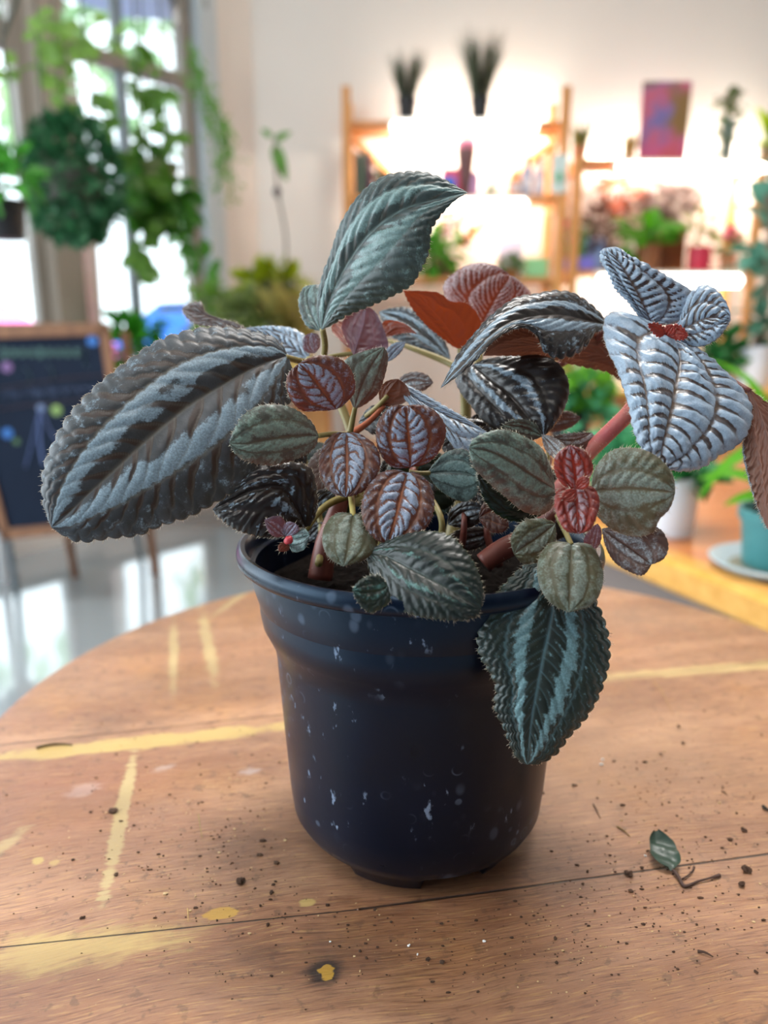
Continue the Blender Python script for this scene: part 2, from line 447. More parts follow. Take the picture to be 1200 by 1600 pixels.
# ------------------------------------------------------------------ plant kit for the shop
def leafmat(h, tr=.35): return plain(h, .45, .4, 9, transl=tr, name='leaf_green_'+h.strip('#'))
M_soil2 = plain('#2c221c', .95, .4, 60, name='potting_soil')
def pot_mb(c, r, h, flare=1.18, lip=True, n=32):
    p = [(.001, 0), (r*.98, 0), (r, h*.03), (r*(1+(flare-1)*.8), h*.8)]
    if lip: p += [(r*flare*1.06, h*.82), (r*flare*1.07, h), (r*flare*.98, h), (r*flare*.93, h*.84)]
    else: p += [(r*flare, h), (r*flare*.93, h), (r*flare*.9, h*.86)]
    return MB().lathe(c, p, n)
def soil_mb(c, r, h, n=24): return MB().lathe(c, [(r, h), (r*.6, h+.004), (.001, h+.006)], n)
def grass_mb(c, n, L, spread, seed, wd_=.006, lean=(0, 0)):
    R = random.Random(seed); mb = MB(); c = np.array(c)
    for _ in range(n):
        a = R.uniform(0, 2*math.pi); k = R.uniform(.5, 1); s = R.uniform(.1, 1)*spread
        d = np.array([math.cos(a)*s+lean[0], math.sin(a)*s+lean[1], 1]); d /= np.linalg.norm(d)
        p0 = c+np.array([math.cos(a), math.sin(a), 0])*R.uniform(0, .03)
        p1 = p0+d*L*k*.5; p2 = p0+d*L*k+np.array([math.cos(a)*s*.3, math.sin(a)*s*.3, -.12*s])*L*k
        sd = np.cross(d, [math.sin(a), math.cos(a), .2]); sd /= np.linalg.norm(sd)
        mb.add([p0-sd*wd_/2, p0+sd*wd_/2, p1+sd*wd_*.45, p1-sd*wd_*.45, p2], [(0, 1, 2, 3), (3, 2, 4)])
    return mb
def potplant(name, label, base, r, h, potm, parts, cat='potted plant', group=None, pot=True, flare=1.18):
    """parts: list of (kind, dict)"""
    o = thing(name, label, cat, base, group); base = np.array(base)
    if pot:
        pot_mb(base, r, h, flare).build('pot', potm, o, smooth=40)
        soil_mb(base, r*flare*.9, h*.86).build('soil', M_soil2, o, smooth=True)
    for kind, k in parts:
        mat = k.pop('mat'); nm = k.pop('nm', 'foliage')
        if kind == 'puff':
            c = base+np.array(k.pop('c')); MB().puff(c, **k).build(nm, mat, o)
        elif kind == 'grass':
            grass_mb(base+np.array([0, 0, h*.8]), **k).build(nm, mat, o)
        elif kind == 'tube':
            pts = [base+np.array(q) for q in k.pop('pts')]; MB().tube(pts, **k).build(nm, mat, o, smooth=True)
        elif kind == 'bigleaf':
            mb = MB()
            for (p, d, L, Wd) in k['leaves']: 
                bigleaf(mb, base+np.array(p), np.array(d, float), L, Wd)
            mb.build(nm, mat, o, smooth=True)
    return o
def bigleaf(mb, p, d, L, Wd, nrm=(0, -.5, .85)):
    d = d/np.linalg.norm(d); sd = np.cross(d, nrm); sd /= np.linalg.norm(sd); nn = np.cross(sd, d); V = []; F = []
    ns, nt = 9, 5
    for i in range(ns):
        s = i/(ns-1); wv = math.sin(math.pi*s**.75)**.8*.5*Wd
        for j in range(nt):
            tt = j/(nt-1)*2-1
            V.append(p+d*L*s+sd*wv*tt+nn*(abs(tt)*wv*.35-L*.25*s*s))
    for i in range(ns-1):
        for j in range(nt-1): F.append((i*nt+j, i*nt+j+1, (i+1)*nt+j+1, (i+1)*nt+j))
    mb.add(V, F)
M_blackpot = plain('#15171c', .5, .2, 10, name='black_plastic_pot')
M_whitepot = plain('#e4ebf6', .35, .04, 6, name='white_ceramic')

# grasses on the top board of the tall unit
for i, (px, lab, L, top) in enumerate(((636, 'short dark grass in a black pot on the top board, left one', .27, 92), (749, 'taller dark grass in a black pot on the top board, right one', .37, 70))):
    b = ony(px, 182, YF+.1); b[2] = zA[0]
    potplant('potted_grass', lab, b, .038, .115, M_blackpot, [('grass', dict(n=260, L=L, spread=.32, seed=i, wd_=.007, mat=plain('#3f4a34', .6, .4, 9)))], group='grasses on the top board')

def at(x, z, Y=YF+.12):
    p = ony(x, 300, Y); return np.array([p[0], Y, z])
# tall unit, second board
z1 = zA[1]
bk = [('#3b4350', .20, .024), ('#5c7a5a', .19, .020), ('#2f333d', .21, .026), ('#7a3f52', .19, .018)]
xx = xy(552, 300)
for i, (h, H, T) in enumerate(bk):
    b = MB().box((xx+T/2, YF+.12, z1+H/2), (T-.002, .15, H), bev=.002)
    o = thing('book', ['charcoal book at the left end of the second board', 'green book second from the left on the second board', 'black book third from the left on the second board', 'dark wine red book at the right of the row of books'][i], 'book', (xx+T/2, YF+.12, z1), 'books on the second board')
    b.build('cover', plain(h, .6, .1), o)
    MB().box((xx+T/2, YF+.125, z1+H/2), (T-.007, .142, H-.003)).build('pages', plain('#e9e0cc', .9, .05, 80), o); xx += T+.002
o = at(594, z1); potplant('potted_succulent', 'small dark green succulent on the second board beside the books', o, .035, .05, plain('#4b5a4a', .6), [('puff', dict(c=(0, 0, .075), rad=(.05, .04, .035), n=90, L=.035, Wd=.02, seed=2, mat=leafmat('#3a5a3a')))])
def simple_box(name, lab, x0, x1, ytop, z, Y, D, hexc, cat, lid=None):
    X0, X1 = xy(x0, 300, Y), xy(x1, 300, Y); zt_ = zy((x0+x1)/2, ytop, Y)
    o = thing(name, lab, cat, ((X0+X1)/2, Y+D/2, z))
    MB().box(((X0+X1)/2, Y+D/2, (z+zt_)/2), (X1-X0, D, zt_-z), bev=.004).build('body', plain(hexc, .5, .06), o)
    if lid: MB().box(((X0+X1)/2, Y+D/2, zt_-.012), (X1-X0+.006, D+.006, .026), bev=.003).build('lid', plain(lid, .5, .06), o)
    return o
simple_box('gift_box', 'pink gift box with blue lid on the second board', 692, 722, 262, z1, YF+.05, .13, '#e0556f', 'box')
simple_box('gift_box', 'small blue box in front of the pink box on the second board', 688, 712, 276, z1, YF+.0, .04, '#2e6fd8', 'box')
simple_box('gift_box', 'lilac box to the right of the dark cone vase on the second board', 733, 748, 268, z1, YF+.05, .10, '#c99ac8', 'box')
v = at(727, z1, YF+.06)
o = thing('cone_vase', 'dark tapering vase topped with a pink and blue ball on the second board', 'vase', v)
H = zy(727, 233, YF+.06)-z1
MB().lathe(v, [(.001, 0), (.022, 0), (.03, H*.3), (.046, H*.85), (.05, H*.97), (.045, H)], 24).build('body', plain('#6b4a4a', .5, .1), o, smooth=True)
MB().lathe(v+np.array([0, 0, H]), [(.045, -.01), (.052, .01), (.046, .035), (.02, .05), (.001, .053)], 24).build('pink_top', plain('#c8708c', .5, .1), o, smooth=True)
MB().box(v+np.array([.028, -.02, H+.022]), (.035, .03, .035), bev=.006).build('blue_top', plain('#4f8ae0', .5, .1), o)
for i, (px, yt, hc, lab) in enumerate(((822, 243, '#8f9cb8', 'grey blue bottle with a dark cap on the second board'), (842, 249, '#c3b6c4', 'pale lilac bottle nearest the post on the second board'), (768, 285, '#93a85a', 'squat olive jar beside the lilac box on the second board'), (803, 268, '#d48a50', 'amber jar left of the two bottles on the second board'))):
    b = at(px, z1, YF+.07); Hh = zy(px, yt, YF+.07)-z1; r_ = .028 if i < 2 else .035
    o = thing('bottle', lab, 'bottle', b, 'bottles on the second board')
    MB().lathe(b, [(.001, 0), (r_*.95, 0), (r_, .01), (r_, Hh*.6), (r_*.75, Hh*.7), (r_*.4, Hh*.76), (r_*.4, Hh*.88)], 20).build('body', plain(hc, .3, .08), o, smooth=40)
    MB().box(b+np.array([0, -r_-.001, Hh*.3]), (r_*1.3, .003, Hh*.3)).build('paper_label', plain('#e8e4ea', .7, .05), o)
    MB().lathe(b, [(r_*.46, Hh*.86), (r_*.46, Hh), (.001, Hh)], 16).build('cap', plain('#3d3a3c', .5, .1), o, smooth=40)
p = ony(874, 270, YF-.01)
o = thing('hanging_tag', 'pale tag with a green leaf mark hanging on the right post', 'tag', (p[0], p[1], zy(874, 302, YF-.01)))
MB().box((p[0], p[1], (zy(874, 242)+zy(874, 302))/2), (.078, .006, zy(874, 242)-zy(874, 302)), bev=.002).build('card', plain('#cfe0dc', .6, .04), o)
MB().lathe((p[0], p[1]-.004, zy(874, 278)), [(.001, -.03), (.016, -.012), (.02, .004), (.01, .024), (.001, .03)], 12).build('leaf_mark', plain('#6fb38a', .6, .1), o, smooth=True)
o = thing('tag_ring', 'small wire loop holding the pale tag to the post', 'ring', (p[0], p[1], zy(874, 240)))
MB().tube([(p[0], p[1]-.002, zy(874, 244)), (p[0]+.008, p[1]+.004, zy(874, 238)), (p[0], p[1]+.008, zy(874, 234))], .0015, 5).build('wire', plain('#888888', .3, .1, metal=1), o)
# tall unit, third board
z2 = zA[2]
potplant('potted_foliage_plant', 'bright green plant with brown fronds on the third board behind the big leaf', at(700, z2), .05, .09, plain('#7a5a40'), [
    ('puff', dict(c=(-.06, 0, .11), rad=(.11, .09, .07), n=80, L=.10, Wd=.07, seed=3, mat=leafmat('#4f9a2a'))),
    ('puff', dict(c=(.05, .02, .27), rad=(.06, .06, .11), n=60, L=.09, Wd=.03, seed=4, mat=leafmat('#5b3324'), nm='brown_fronds'))])
simple_box('storage_box', 'pale lilac box on the third board', 783, 822, 372, z2, YF+.14, .10, '#d8cbe0', 'box')
simple_box('storage_box', 'mint green box near the right post on the third board', 828, 862, 402, z2, YF+.02, .12, '#93cf94', 'box')
potplant('potted_succulent', 'round dark green succulent on the third board beside the mint box', at(802, z2, YF+.03), .03, .03, plain('#b0673c'), [('puff', dict(c=(0, 0, .05), rad=(.05, .04, .04), n=110, L=.04, Wd=.02, seed=8, mat=leafmat('#4f7a3a')))])
simple_box('carton', 'white carton on the low shelf under the mint box', 850, 876, 445, zA[3]+.0, YF+.02, .12, '#dfe3ee', 'box') if False else None
# low unit, top board
z3 = zB[0]
potplant('potted_foliage_plant', 'olive leafy plant in a tan pot at the post end of the low unit', at(902, z3), .03, .07, plain('#c08a63'), [('grass', dict(n=40, L=.16, spread=.25, seed=4, wd_=.016, mat=leafmat('#8a8f3a')))])
potplant('potted_foliage_plant', 'thin tan stalked plant on the low unit left of the poster', at(979, z3), .02, .05, plain('#c9a06a'), [('grass', dict(n=22, L=.14, spread=.22, seed=6, wd_=.012, mat=leafmat('#b79a58')))])
t = NT('flower_poster'); v_ = t.obj()
sx = t.add('ShaderNodeSeparateXYZ'); t.l.new(v_, sx.inputs[0])
n1 = t.noise(v_, 7, 2); n2 = t.noise(t.scale(v_, (1, 1, 1), (3, 1, 2)), 5, 2)
c1 = t.mix(t.ramp(n1, .42, .58), srgb('#7d6fa8'), srgb('#c0647e'))
c1 = t.mix(t.ramp(n2, .50, .62), c1, srgb('#8a6a3e'))
c1 = t.mix(t.math('MULTIPLY', t.ramp(sx.outputs[2], .16, .02), .8), c1, srgb('#e0567a'))
t.put(t.b.inputs['Base Color'], c1); t.b.inputs['Roughness'].default_value = .6
X0, X1 = xy(1017, 180), xy(1096, 180)
o = MB().box(((X0+X1)/2, YF+.16, (z3+zy(1056, 127, YF+.16))/2), (X1-X0, .012, zy(1056, 127, YF+.16)-z3), bev=.002).build('art_poster', t.m)
tag(o, 'purple and pink art print standing on the top board of the low unit', 'poster')
potplant('potted_foliage_plant', 'trailing plant in a grey vase right of the poster', at(1129, z3), .028, .19, plain('#98a8a4', .4), [
    ('puff', dict(c=(.0, -.0, .25), rad=(.06, .05, .07), n=60, L=.05, Wd=.03, seed=9, mat=leafmat('#5a6b38'))),
    ('puff', dict(c=(-.03, -.03, .10), rad=(.035, .03, .1), n=50, L=.045, Wd=.025, seed=10, mat=leafmat('#5e7a50'), nm='trailing_foliage'))], flare=1.1)
potplant('potted_foliage_plant', 'broad lime leaved plant at the right edge on the top board', at(1196, z3), .04, .07, plain('#8b7a5a'), [
    ('bigleaf', dict(leaves=[((0, 0, .07), (-.3, -.1, 1), .20, .11), ((.02, 0, .08), (.2, -.1, 1), .23, .14), ((0, 0, .05), (-.8, -.2, .5), .10, .09), ((.0, 0, .05), (-.1, -.6, .9), .17, .13)], mat=leafmat('#8fae18', .5)))])
# low unit, second board
z4 = zB[1]
potplant('potted_foliage_plant', 'tall plant with red bronze leaves on the second board of the low unit', at(955, z4, YF+.2), .05, .12, plain('#5a5f78'), [
    ('tube', dict(pts=[(0, 0, .1), (.0, 0, .25), (.01, 0, .4)], r=.008, mat=M_bark, nm='stem')),
    ('puff', dict(c=(.03, 0, .42), rad=(.06, .05, .08), n=46, L=.11, Wd=.05, seed=11, mat=leafmat('#a9583c'))),
    ('puff', dict(c=(-.02, 0, .22), rad=(.09, .06, .13), n=80, L=.08, Wd=.03, seed=12, mat=leafmat('#5c4038'), nm='lower_foliage'))])
potplant('potted_foliage_plant', 'cloudy grey mauve bush on the second board under the poster', at(1050, z4, YF+.22), .06, .13, plain('#7a4a34'), [
    ('tube', dict(pts=[(0, 0, .1), (.0, 0, .25), (.0, 0, .34)], r=.01, mat=M_bark, nm='stem')),
    ('puff', dict(c=(0, 0, .38), rad=(.16, .1, .12), n=420, L=.05, Wd=.03, seed=13, mat=leafmat('#8d7a76')))])
potplant('potted_foliage_plant', 'vivid green leafy plant in a brown box pot on the second board', at(1020, z4, YF+.04), .05, .12, plain('#83502c'), [
    ('puff', dict(c=(-.03, 0, .15), rad=(.11, .06, .07), n=30, L=.10, Wd=.08, seed=14, mat=leafmat('#4f9f1c', .5))),
    ('bigleaf', dict(leaves=[((.04, -.02, .17), (.8, -.2, .3), .15, .12), ((.0, -.02, .18), (.1, -.1, 1), .12, .08), ((-.04, -.02, .16), (-.8, -.1, .3), .14, .07)], mat=leafmat('#4fa51c', .5), nm='large_leaves'))])
simple_box('wooden_box', 'dark brown wooden box behind the green plant on the second board', 1040, 1079, 352, z4, YF+.13, .1, '#74431f', 'box')
potplant('potted_foliage_plant', 'small twiggy plant in a red pot on the second board', at(1102, z4, YF+.05), .055, .11, plain('#c7304a', .4), [
    ('puff', dict(c=(-.02, 0, .2), rad=(.07, .05, .08), n=90, L=.05, Wd=.02, seed=15, mat=leafmat('#93995a')))], flare=1.05)
potplant('potted_flower', 'pink flowering plant beside the red pot on the second board', at(1148, z4, YF+.1), .035, .08, plain('#c98f6a'), [
    ('puff', dict(c=(0, 0, .12), rad=(.06, .05, .05), n=60, L=.05, Wd=.03, seed=16, mat=leafmat('#6f8f3a'))),
    ('puff', dict(c=(-.01, -.02, .17), rad=(.03, .03, .03), n=36, L=.03, Wd=.03, seed=17, mat=plain('#e5609a', .6), nm='flowers'))])
simple_box('craft_box', 'purple and blue box at the left end of the second board of the low unit', 897, 936, 402, z4, YF+.02, .12, '#7c74cf', 'box')
simple_box('craft_box', 'pale blue box behind the purple box on the low unit', 915, 950, 372, z4, YF+.15, .09, '#8aa4d8', 'box')
potplant('potted_foliage_plant', 'upright green plant beside the post on the second board of the low unit', at(905, z4, YF+.08), .03, .06, plain('#6a7c4c'), [('grass', dict(n=46, L=.26, spread=.28, seed=19, wd_=.014, mat=leafmat('#5fa552')))])
potplant('potted_flower', 'small magenta flower in a pot by the post of the low unit', at(888, z4, YF+.20), .03, .12, plain('#b27a4c'), [('puff', dict(c=(0, 0, .2), rad=(.03, .03, .05), n=40, L=.03, Wd=.03, seed=20, mat=plain('#e0408a', .6), nm='flowers'))])

# ------------------------------------------------------------------ wooden display counter on the right
M_top = wood('counter_wood', '#b5652f', '#cf8246', '#9c5226', 'X', .3, .8)
M_edge = wood('counter_edge_wood', '#cc8f3a', '#dfa654', None, 'X', .35)
A = onz(1045, 872, .66)[:2]; B = onz(1200, 932, .66)[:2]
e = (B-A)/np.linalg.norm(B-A); nv = np.array([-e[1], e[0]])
if nv[1] < 0: nv = -nv
ctr = thing('display_counter', 'orange wooden display counter with a pale front edge behind the round table', 'counter', (A[0]+.8*nv[0], A[1]+.8*nv[1], 0))
rzc = math.atan2(e[1], e[0])
def cbox(u0, u1, v0, v1, z0, z1_, bev=0):
    c2 = A+e*(u0+u1)/2+nv*(v0+v1)/2
    return MB().box((c2[0], c2[1], (z0+z1_)/2), (u1-u0, v1-v0, z1_-z0), rz=rzc, bev=bev)
cbox(-.62, .9, .03, 1.35, .63, .66).build('counter_top', M_top, ctr)
cbox(-.62, .9, -.015, .03, .618, .664, bev=.008).build('edge_band', M_edge, ctr)
cbox(-.58, .86, .1, 1.3, .0, .63).build('cabinet_body', plain('#7a6c66', .7, .1), ctr)
A2 = ony(860, 600, 2.55)
rs = thing('display_plinth', 'raised honey wooden plinth behind the counter carrying potted plants', 'plinth', (1.2, 2.75, 0))
zpl = zy(1170, 601, 2.75)
MB().box((1.35, 2.75, zpl/2-.01), (1.9, .44, zpl-.02)).build('front_body', wood('plinth_wood', '#c07a48', '#d79a68', None, 'X', .5), rs)
MB().box((1.35, 2.74, zpl-.01), (1.94, .5, .022), bev=.004).build('top_board', M_edge, rs)

# pots standing there
b = onz(1044, 832, .66); 
potplant('potted_foliage_plant', 'dark leaved plant in a tall white pot on the counter', b, .036, .092, M_whitepot, [
    ('bigleaf', dict(leaves=[((.0, 0, .09), (.7, -.5, .15), .085, .05), ((0, 0, .09), (-.6, -.2, .5), .09, .05), ((0, .01, .09), (.1, .4, .8), .09, .05), ((0, 0, .09), (-.2, -.7, .3), .08, .05)], mat=leafmat('#1f6b2e'))),
    ('puff', dict(c=(0, 0, .12), rad=(.05, .05, .035), n=40, L=.05, Wd=.03, seed=21, mat=leafmat('#23753a'), nm='small_foliage'))], flare=1.15)
b = onz(1212, 893, .66)
sauc = thing('plant_saucer', 'round grey saucer on the counter under the green pot', 'saucer', b)
MB().lathe(b, [(.001, 0), (.062, 0), (.078, .012), (.083, .016), (.080, .018), (.060, .006), (.001, .006)], 48).build('dish', plain('#a9b6bb', .35, .08), sauc, smooth=True)
MB().lathe(b, [(.058, .0062), (.03, .0085), (.001, .009)], 30).build('water_stain', plain('#8f8a78', .8, .2, 60), sauc, smooth=True)
b2 = b+np.array([0, 0, .009])
pp = potplant('potted_strap_leaf_plant', 'strap leaved plant in a teal green pot on the grey saucer', b2, .042, .075, plain('#3f7f80', .45, .1), [])
mb = MB()
def strap(mb, P_, w_):
    S_ = smooth_path(P_, 14); V = []; F = []
    for i, p in enumerate(S_):
        f = i/13; tg = S_[min(13, i+1)]-S_[max(0, i-1)]; sdv = np.cross(tg, [0, -.75, .65]); sdv /= np.linalg.norm(sdv)
        ww = w_*math.sin(math.pi*min(1, f*.8+.2))**.7*.5; V += [p-sdv*ww, p+np.array([0, 0, -.15*ww]), p+sdv*ww]
    for i in range(13): F += [(3*i, 3*i+1, 3*i+4, 3*i+3), (3*i+1, 3*i+2, 3*i+5, 3*i+4)]
    mb.add(V, F)
h0 = b2+np.array([0, 0, .07])
for q in ([(0, 0, 0), (-.04, -.02, .085), (-.09, -.03, .07), (-.125, -.03, .02)], [(0, 0, 0), (-.03, .0, .04), (-.075, .01, .05), (-.11, .01, .04)],
          [(0, 0, 0), (-.03, -.03, .03), (-.07, -.04, .03), (-.10, -.05, .02)], [(0, 0, 0), (.02, -.03, .09), (.05, -.05, .12), (.1, -.06, .1)],
          [(0, 0, 0), (-.01, .03, .1), (-.03, .06, .16), (-.08, .08, .19)], [(0, 0, 0), (.03, .0, .06), (.08, .0, .08), (.12, .0, .05)]):
    strap(mb, [h0+np.array(k) for k in q], .017)
mb.build('foliage', leafmat('#5fae22', .4), pp, smooth=True)
MB().box(b2+np.array([-.036, -.012, .075]), (.016, .004, .06)).build('plant_label', plain('#16181d', .5), pp)
# on the plinth
b = ony(1172, 602, 2.68); b[2] = zpl
potplant('tall_potted_plant', 'tall blue green leafy plant in a white pot on the plinth', b, .05, .135, M_whitepot, [
    ('tube', dict(pts=[(0, 0, .12), (.02, 0, .3), (.0, .02, .62)], r=.012, mat=M_bark, nm='stem')),
    ('puff', dict(c=(.03, 0, .22), rad=(.08, .07, .06), n=46, L=.07, Wd=.04, seed=22, mat=leafmat('#4a7f68'))),
    ('puff', dict(c=(.09, 0, .45), rad=(.13, .12, .20), n=44, L=.13, Wd=.09, seed=23, mat=leafmat('#5f9a86', .35), nm='upper_foliage'))], flare=1.06)
b = b+np.array([-.13, .02, 0])
potplant('potted_foliage_plant', 'low green plant in a black pot beside the white pot on the plinth', b, .035, .09, M_blackpot, [('puff', dict(c=(0, 0, .12), rad=(.09, .06, .06), n=90, L=.07, Wd=.04, seed=24, mat=leafmat('#2f7a3c')))])
b = onz(905, 665, .66) if False else np.array([*ony(888, 668, 1.9)[:2], 0])
b[2] = .66; b = onz(888, 690, .66)
potplant('potted_foliage_plant', 'bushy light green plant in a dark pot seen behind the pink stem', b, .05, .085, M_blackpot, [
    ('puff', dict(c=(.02, 0, .15), rad=(.07, .06, .09), n=90, L=.06, Wd=.045, seed=25, mat=leafmat('#74b83a', .5))),
    ('puff', dict(c=(.04, -.03, .10), rad=(.06, .05, .05), n=40, L=.07, Wd=.05, seed=26, mat=leafmat('#56a577', .5), nm='pale_foliage'))])
b = ony(958, 720, 1.35); b[2] = .66
potplant('potted_foliage_plant', 'teal green leafed plant on the counter below the pink stem', onz(968, 770, .66), .03, .04, plain('#2f7a6c', .5), [('puff', dict(c=(0, 0, .065), rad=(.05, .05, .04), n=50, L=.05, Wd=.045, seed=27, mat=leafmat('#3f9a6a', .4)))])

# ------------------------------------------------------------------ low display table at the back, behind the plant
tb = thing('display_table', 'low wooden display table with plants in front of the left wall corner', 'table', (-.45, 3.45, 0))
MB().box((-.45, 3.45, .745), (.72, .6, .03), bev=.004).build('table_top', M_ply, tb)
MB().box((-.32, 3.45, .375), (.16, .16, .71), bev=.01).build('pedestal', M_plyz, tb)
MB().box((-.32, 3.45, .01), (.4, .4, .02), bev=.005).build('foot_plate', M_plyz, tb)
def onT(x, Y=3.45, z=.76): 
    p = ony(x, 500, Y); return np.array([p[0], Y, z])
potplant('potted_flower', 'yellow leaved plant in a dark teal pot near the back corner', onT(425, 3.5), .06, .13, plain('#2d5560', .5), [
    ('puff', dict(c=(0, 0, .40), rad=(.13, .08, .06), n=110, L=.08, Wd=.05, seed=31, mat=leafmat('#9fb01c', .4), nm='yellow_foliage')),
    ('tube', dict(pts=[(0, 0, .1), (0, 0, .25), (0, 0, .4)], r=.01, mat=M_bark, nm='stem')),
    ('puff', dict(c=(0, 0, .27), rad=(.11, .09, .12), n=160, L=.08, Wd=.05, seed=32, mat=leafmat('#3f5f4c')))])
potplant('dried_grass_bundle', 'straw coloured dried grass standing right of the yellow leaved plant', onT(462, 3.3), .06, .12, plain('#b8a25c'), [
    ('grass', dict(n=420, L=.36, spread=.55, seed=33, wd_=.01, mat=plain('#b3a55c', .8, .3, 20, transl=.3)))])
potplant('potted_foliage_plant', 'grey green bush beside the straw grass near the left leaf', onT(388, 3.3), .06, .12, plain('#b8986a'), [
    ('puff', dict(c=(0, 0, .22), rad=(.13, .1, .12), n=260, L=.06, Wd=.035, seed=34, mat=leafmat('#76884a')))])
# orchid with a tall stake against the wall
b = onT(440, 3.75, .76); b[1] = 3.7
orc = potplant('orchid', 'leggy orchid with a tall stem standing against the back wall', b, .05, .1, plain('#c8c0b0'), [])
P1 = ony(447, 380, 3.7); P2 = ony(433, 290, 3.7); P3 = ony(430, 215, 3.7)
MB().tube([b+np.array([0, 0, .08]), P1, P2, P3], .006, 6).build('stem', plain('#6c6258', .7), orc, smooth=True)
mb = MB()
for (x, y, dx, dz, L, wd_) in ((428, 225, .35, -1, .16, .06), (428, 222, .8, .5, .09, .035), (425, 215, -.5, .4, .06, .03)):
    bigleaf(mb, ony(x, y, 3.7), np.array([dx, -.1, dz]), L, wd_, nrm=(0, -1, .2))
mb.build('foliage', leafmat('#5f9440'), orc, smooth=True)
MB().lathe(ony(433, 300, 3.69), [(.001, -.03), (.016, -.012), (.018, .01), (.001, .03)], 8).build('bud', plain('#4a4446', .7), orc, smooth=True)
# more plants on the low table in front of the windows
BZ = .62
ct = wc+wd*1.02+wn*.17
pl2 = thing('plant_ledge', 'narrow white plant ledge standing along the window glass', 'ledge', (ct[0], ct[1], 0))
wallbox(MB(), t_j-.45, 1.75, BZ-.02, BZ, .06, .34).build('ledge_board', plain('#d9dce0', .5, .04), pl2)
for tt_ in (t_j-.40, 1.7):
    for o_ in (.08, .30): wallbox(MB(), tt_-.012, tt_+.012, 0, BZ-.02, o_, o_+.024).build('leg', plain('#d9dce0', .5, .04), pl2)
def onB(x, y=None, Y=3.1):
    p = onwall(x, 500, .19); return np.array([p[0], p[1], BZ])
def crate(x0, x1, y0, y1, Y, hexc, lab):
    P0 = ony(x0, y1, Y); P1 = ony(x1, y0, Y)
    c = thing('wooden_crate', lab, 'crate', ((P0[0]+P1[0])/2, Y, P0[2]))
    n = 3; H = (P1[2]-P0[2])
    for k in range(n):
        zc = P0[2]+H*(k+.5)/n
        for yy in (-.07, .07): MB().box(((P0[0]+P1[0])/2, Y+yy, zc), (P1[0]-P0[0], .012, H/n*.86)).build('slat', plain(hexc, .6, .2, 12), c)
        for xs in (P0[0], P1[0]): MB().box((xs, Y, zc), (.012, .15, H/n*.86)).build('slat', plain(hexc, .6, .2, 12), c)
    return c
potplant('potted_foliage_plant', 'bright green bush in front of the lower window panes', onB(205, Y=3.12), .07, .13, plain('#c9823f', .6), [
    ('puff', dict(c=(0, 0, .27), rad=(.13, .10, .12), n=150, L=.09, Wd=.05, seed=41, mat=leafmat('#3f9a22', .45)))])
potplant('potted_foliage_plant', 'dark green spreading plant right of the bright green bush', onB(320, Y=3.2), .07, .1, plain('#3a3f4a', .6), [
    ('puff', dict(c=(0, 0, .16), rad=(.18, .12, .11), n=130, L=.11, Wd=.035, seed=42, mat=leafmat('#2f6b30', .4)))])
potplant('potted_foliage_plant', 'low dark green plant at the end of the bench beside the chalkboard', onB(245, Y=2.92), .06, .07, plain('#caa27c', .6), [
    ('puff', dict(c=(0, 0, .09), rad=(.12, .1, .08), n=100, L=.08, Wd=.045, seed=43, mat=leafmat('#357a2a', .4)))])
potplant('potted_foliage_plant', 'slender yellow green plant by the window jamb', onB(345, Y=3.3), .05, .1, plain('#c59a5f'), [
    ('tube', dict(pts=[(0, 0, .1), (.0, 0, .25), (-.03, 0, .42)], r=.008, mat=M_bark, nm='stem')),
    ('puff', dict(c=(-.04, 0, .40), rad=(.1, .08, .16), n=60, L=.08, Wd=.045, seed=44, mat=leafmat('#6f9a3a', .45)))])
crate(160, 214, 388, 418, 3.34, '#c98f4c', 'small orange crate on the window sill side above the green bush') if False else None

# ------------------------------------------------------------------ hanging plants by the window
M_cord = plain('#4a4a44', .7, .1)
def hang(name, lab, c, potr, poth, potm, hook_z=3.6):
    o = thing(name, lab, 'hanging plant', (c[0], c[1], c[2]))
    for a in (0, 2.1, 4.2):
        MB().tube([(c[0]+potr*math.cos(a), c[1]+potr*math.sin(a), c[2]+poth), (c[0], c[1], hook_z)], .004, 5, k=3).build('cord', M_cord, o)
    return o
c = ony(112, 280, 2.75)
o = hang('hanging_fern', 'big round dark green ball shaped plant hanging before the window', c-np.array([0, 0, .05]), .1, .1, None)
pot_mb(c-np.array([0, 0, .09]), .09, .12).build('pot', plain('#55524a', .6), o)
MB().puff(c, (.148, .14, .195), 1500, .045, .024, seed=51, shell=.72, up=-.1).build('foliage', plain('#2f6a42', .5, .5, 14, transl=.3, name='dark_fern_leaf'), o)
c2 = ony(4, 338, 2.2)
o = hang('hanging_basket', 'black hanging pot at the left edge before the window', np.array([c2[0], c2[1], c2[2]-.06]), .06, .1, None)
pot_mb(np.array([c2[0], c2[1], c2[2]-.06]), .05, .1).build('pot', M_blackpot, o)
MB().puff(c2+np.array([0, 0, .1]), (.08, .08, .06), 90, .07, .04, seed=52).build('foliage', leafmat('#4f9f3a', .5), o)
c = ony(245, 305, 3.1)
o = hang('hanging_pothos', 'hanging plant with long heart leaved vines right of the round ball plant', np.array([c[0], c[1], c[2]]), .07, .1, None)
pot_mb(c, .07, .11).build('pot', plain('#5c6a3c', .6), o)
MB().puff(c+np.array([0, 0, .02]), (.16, .13, .15), 230, .1, .07, seed=53, up=-.4, mat=None) if False else None
MB().puff(c+np.array([0, 0, .0]), (.12, .10, .12), 120, .085, .055, seed=53, up=-.4).build('foliage', leafmat('#3f7a24', .5), o)
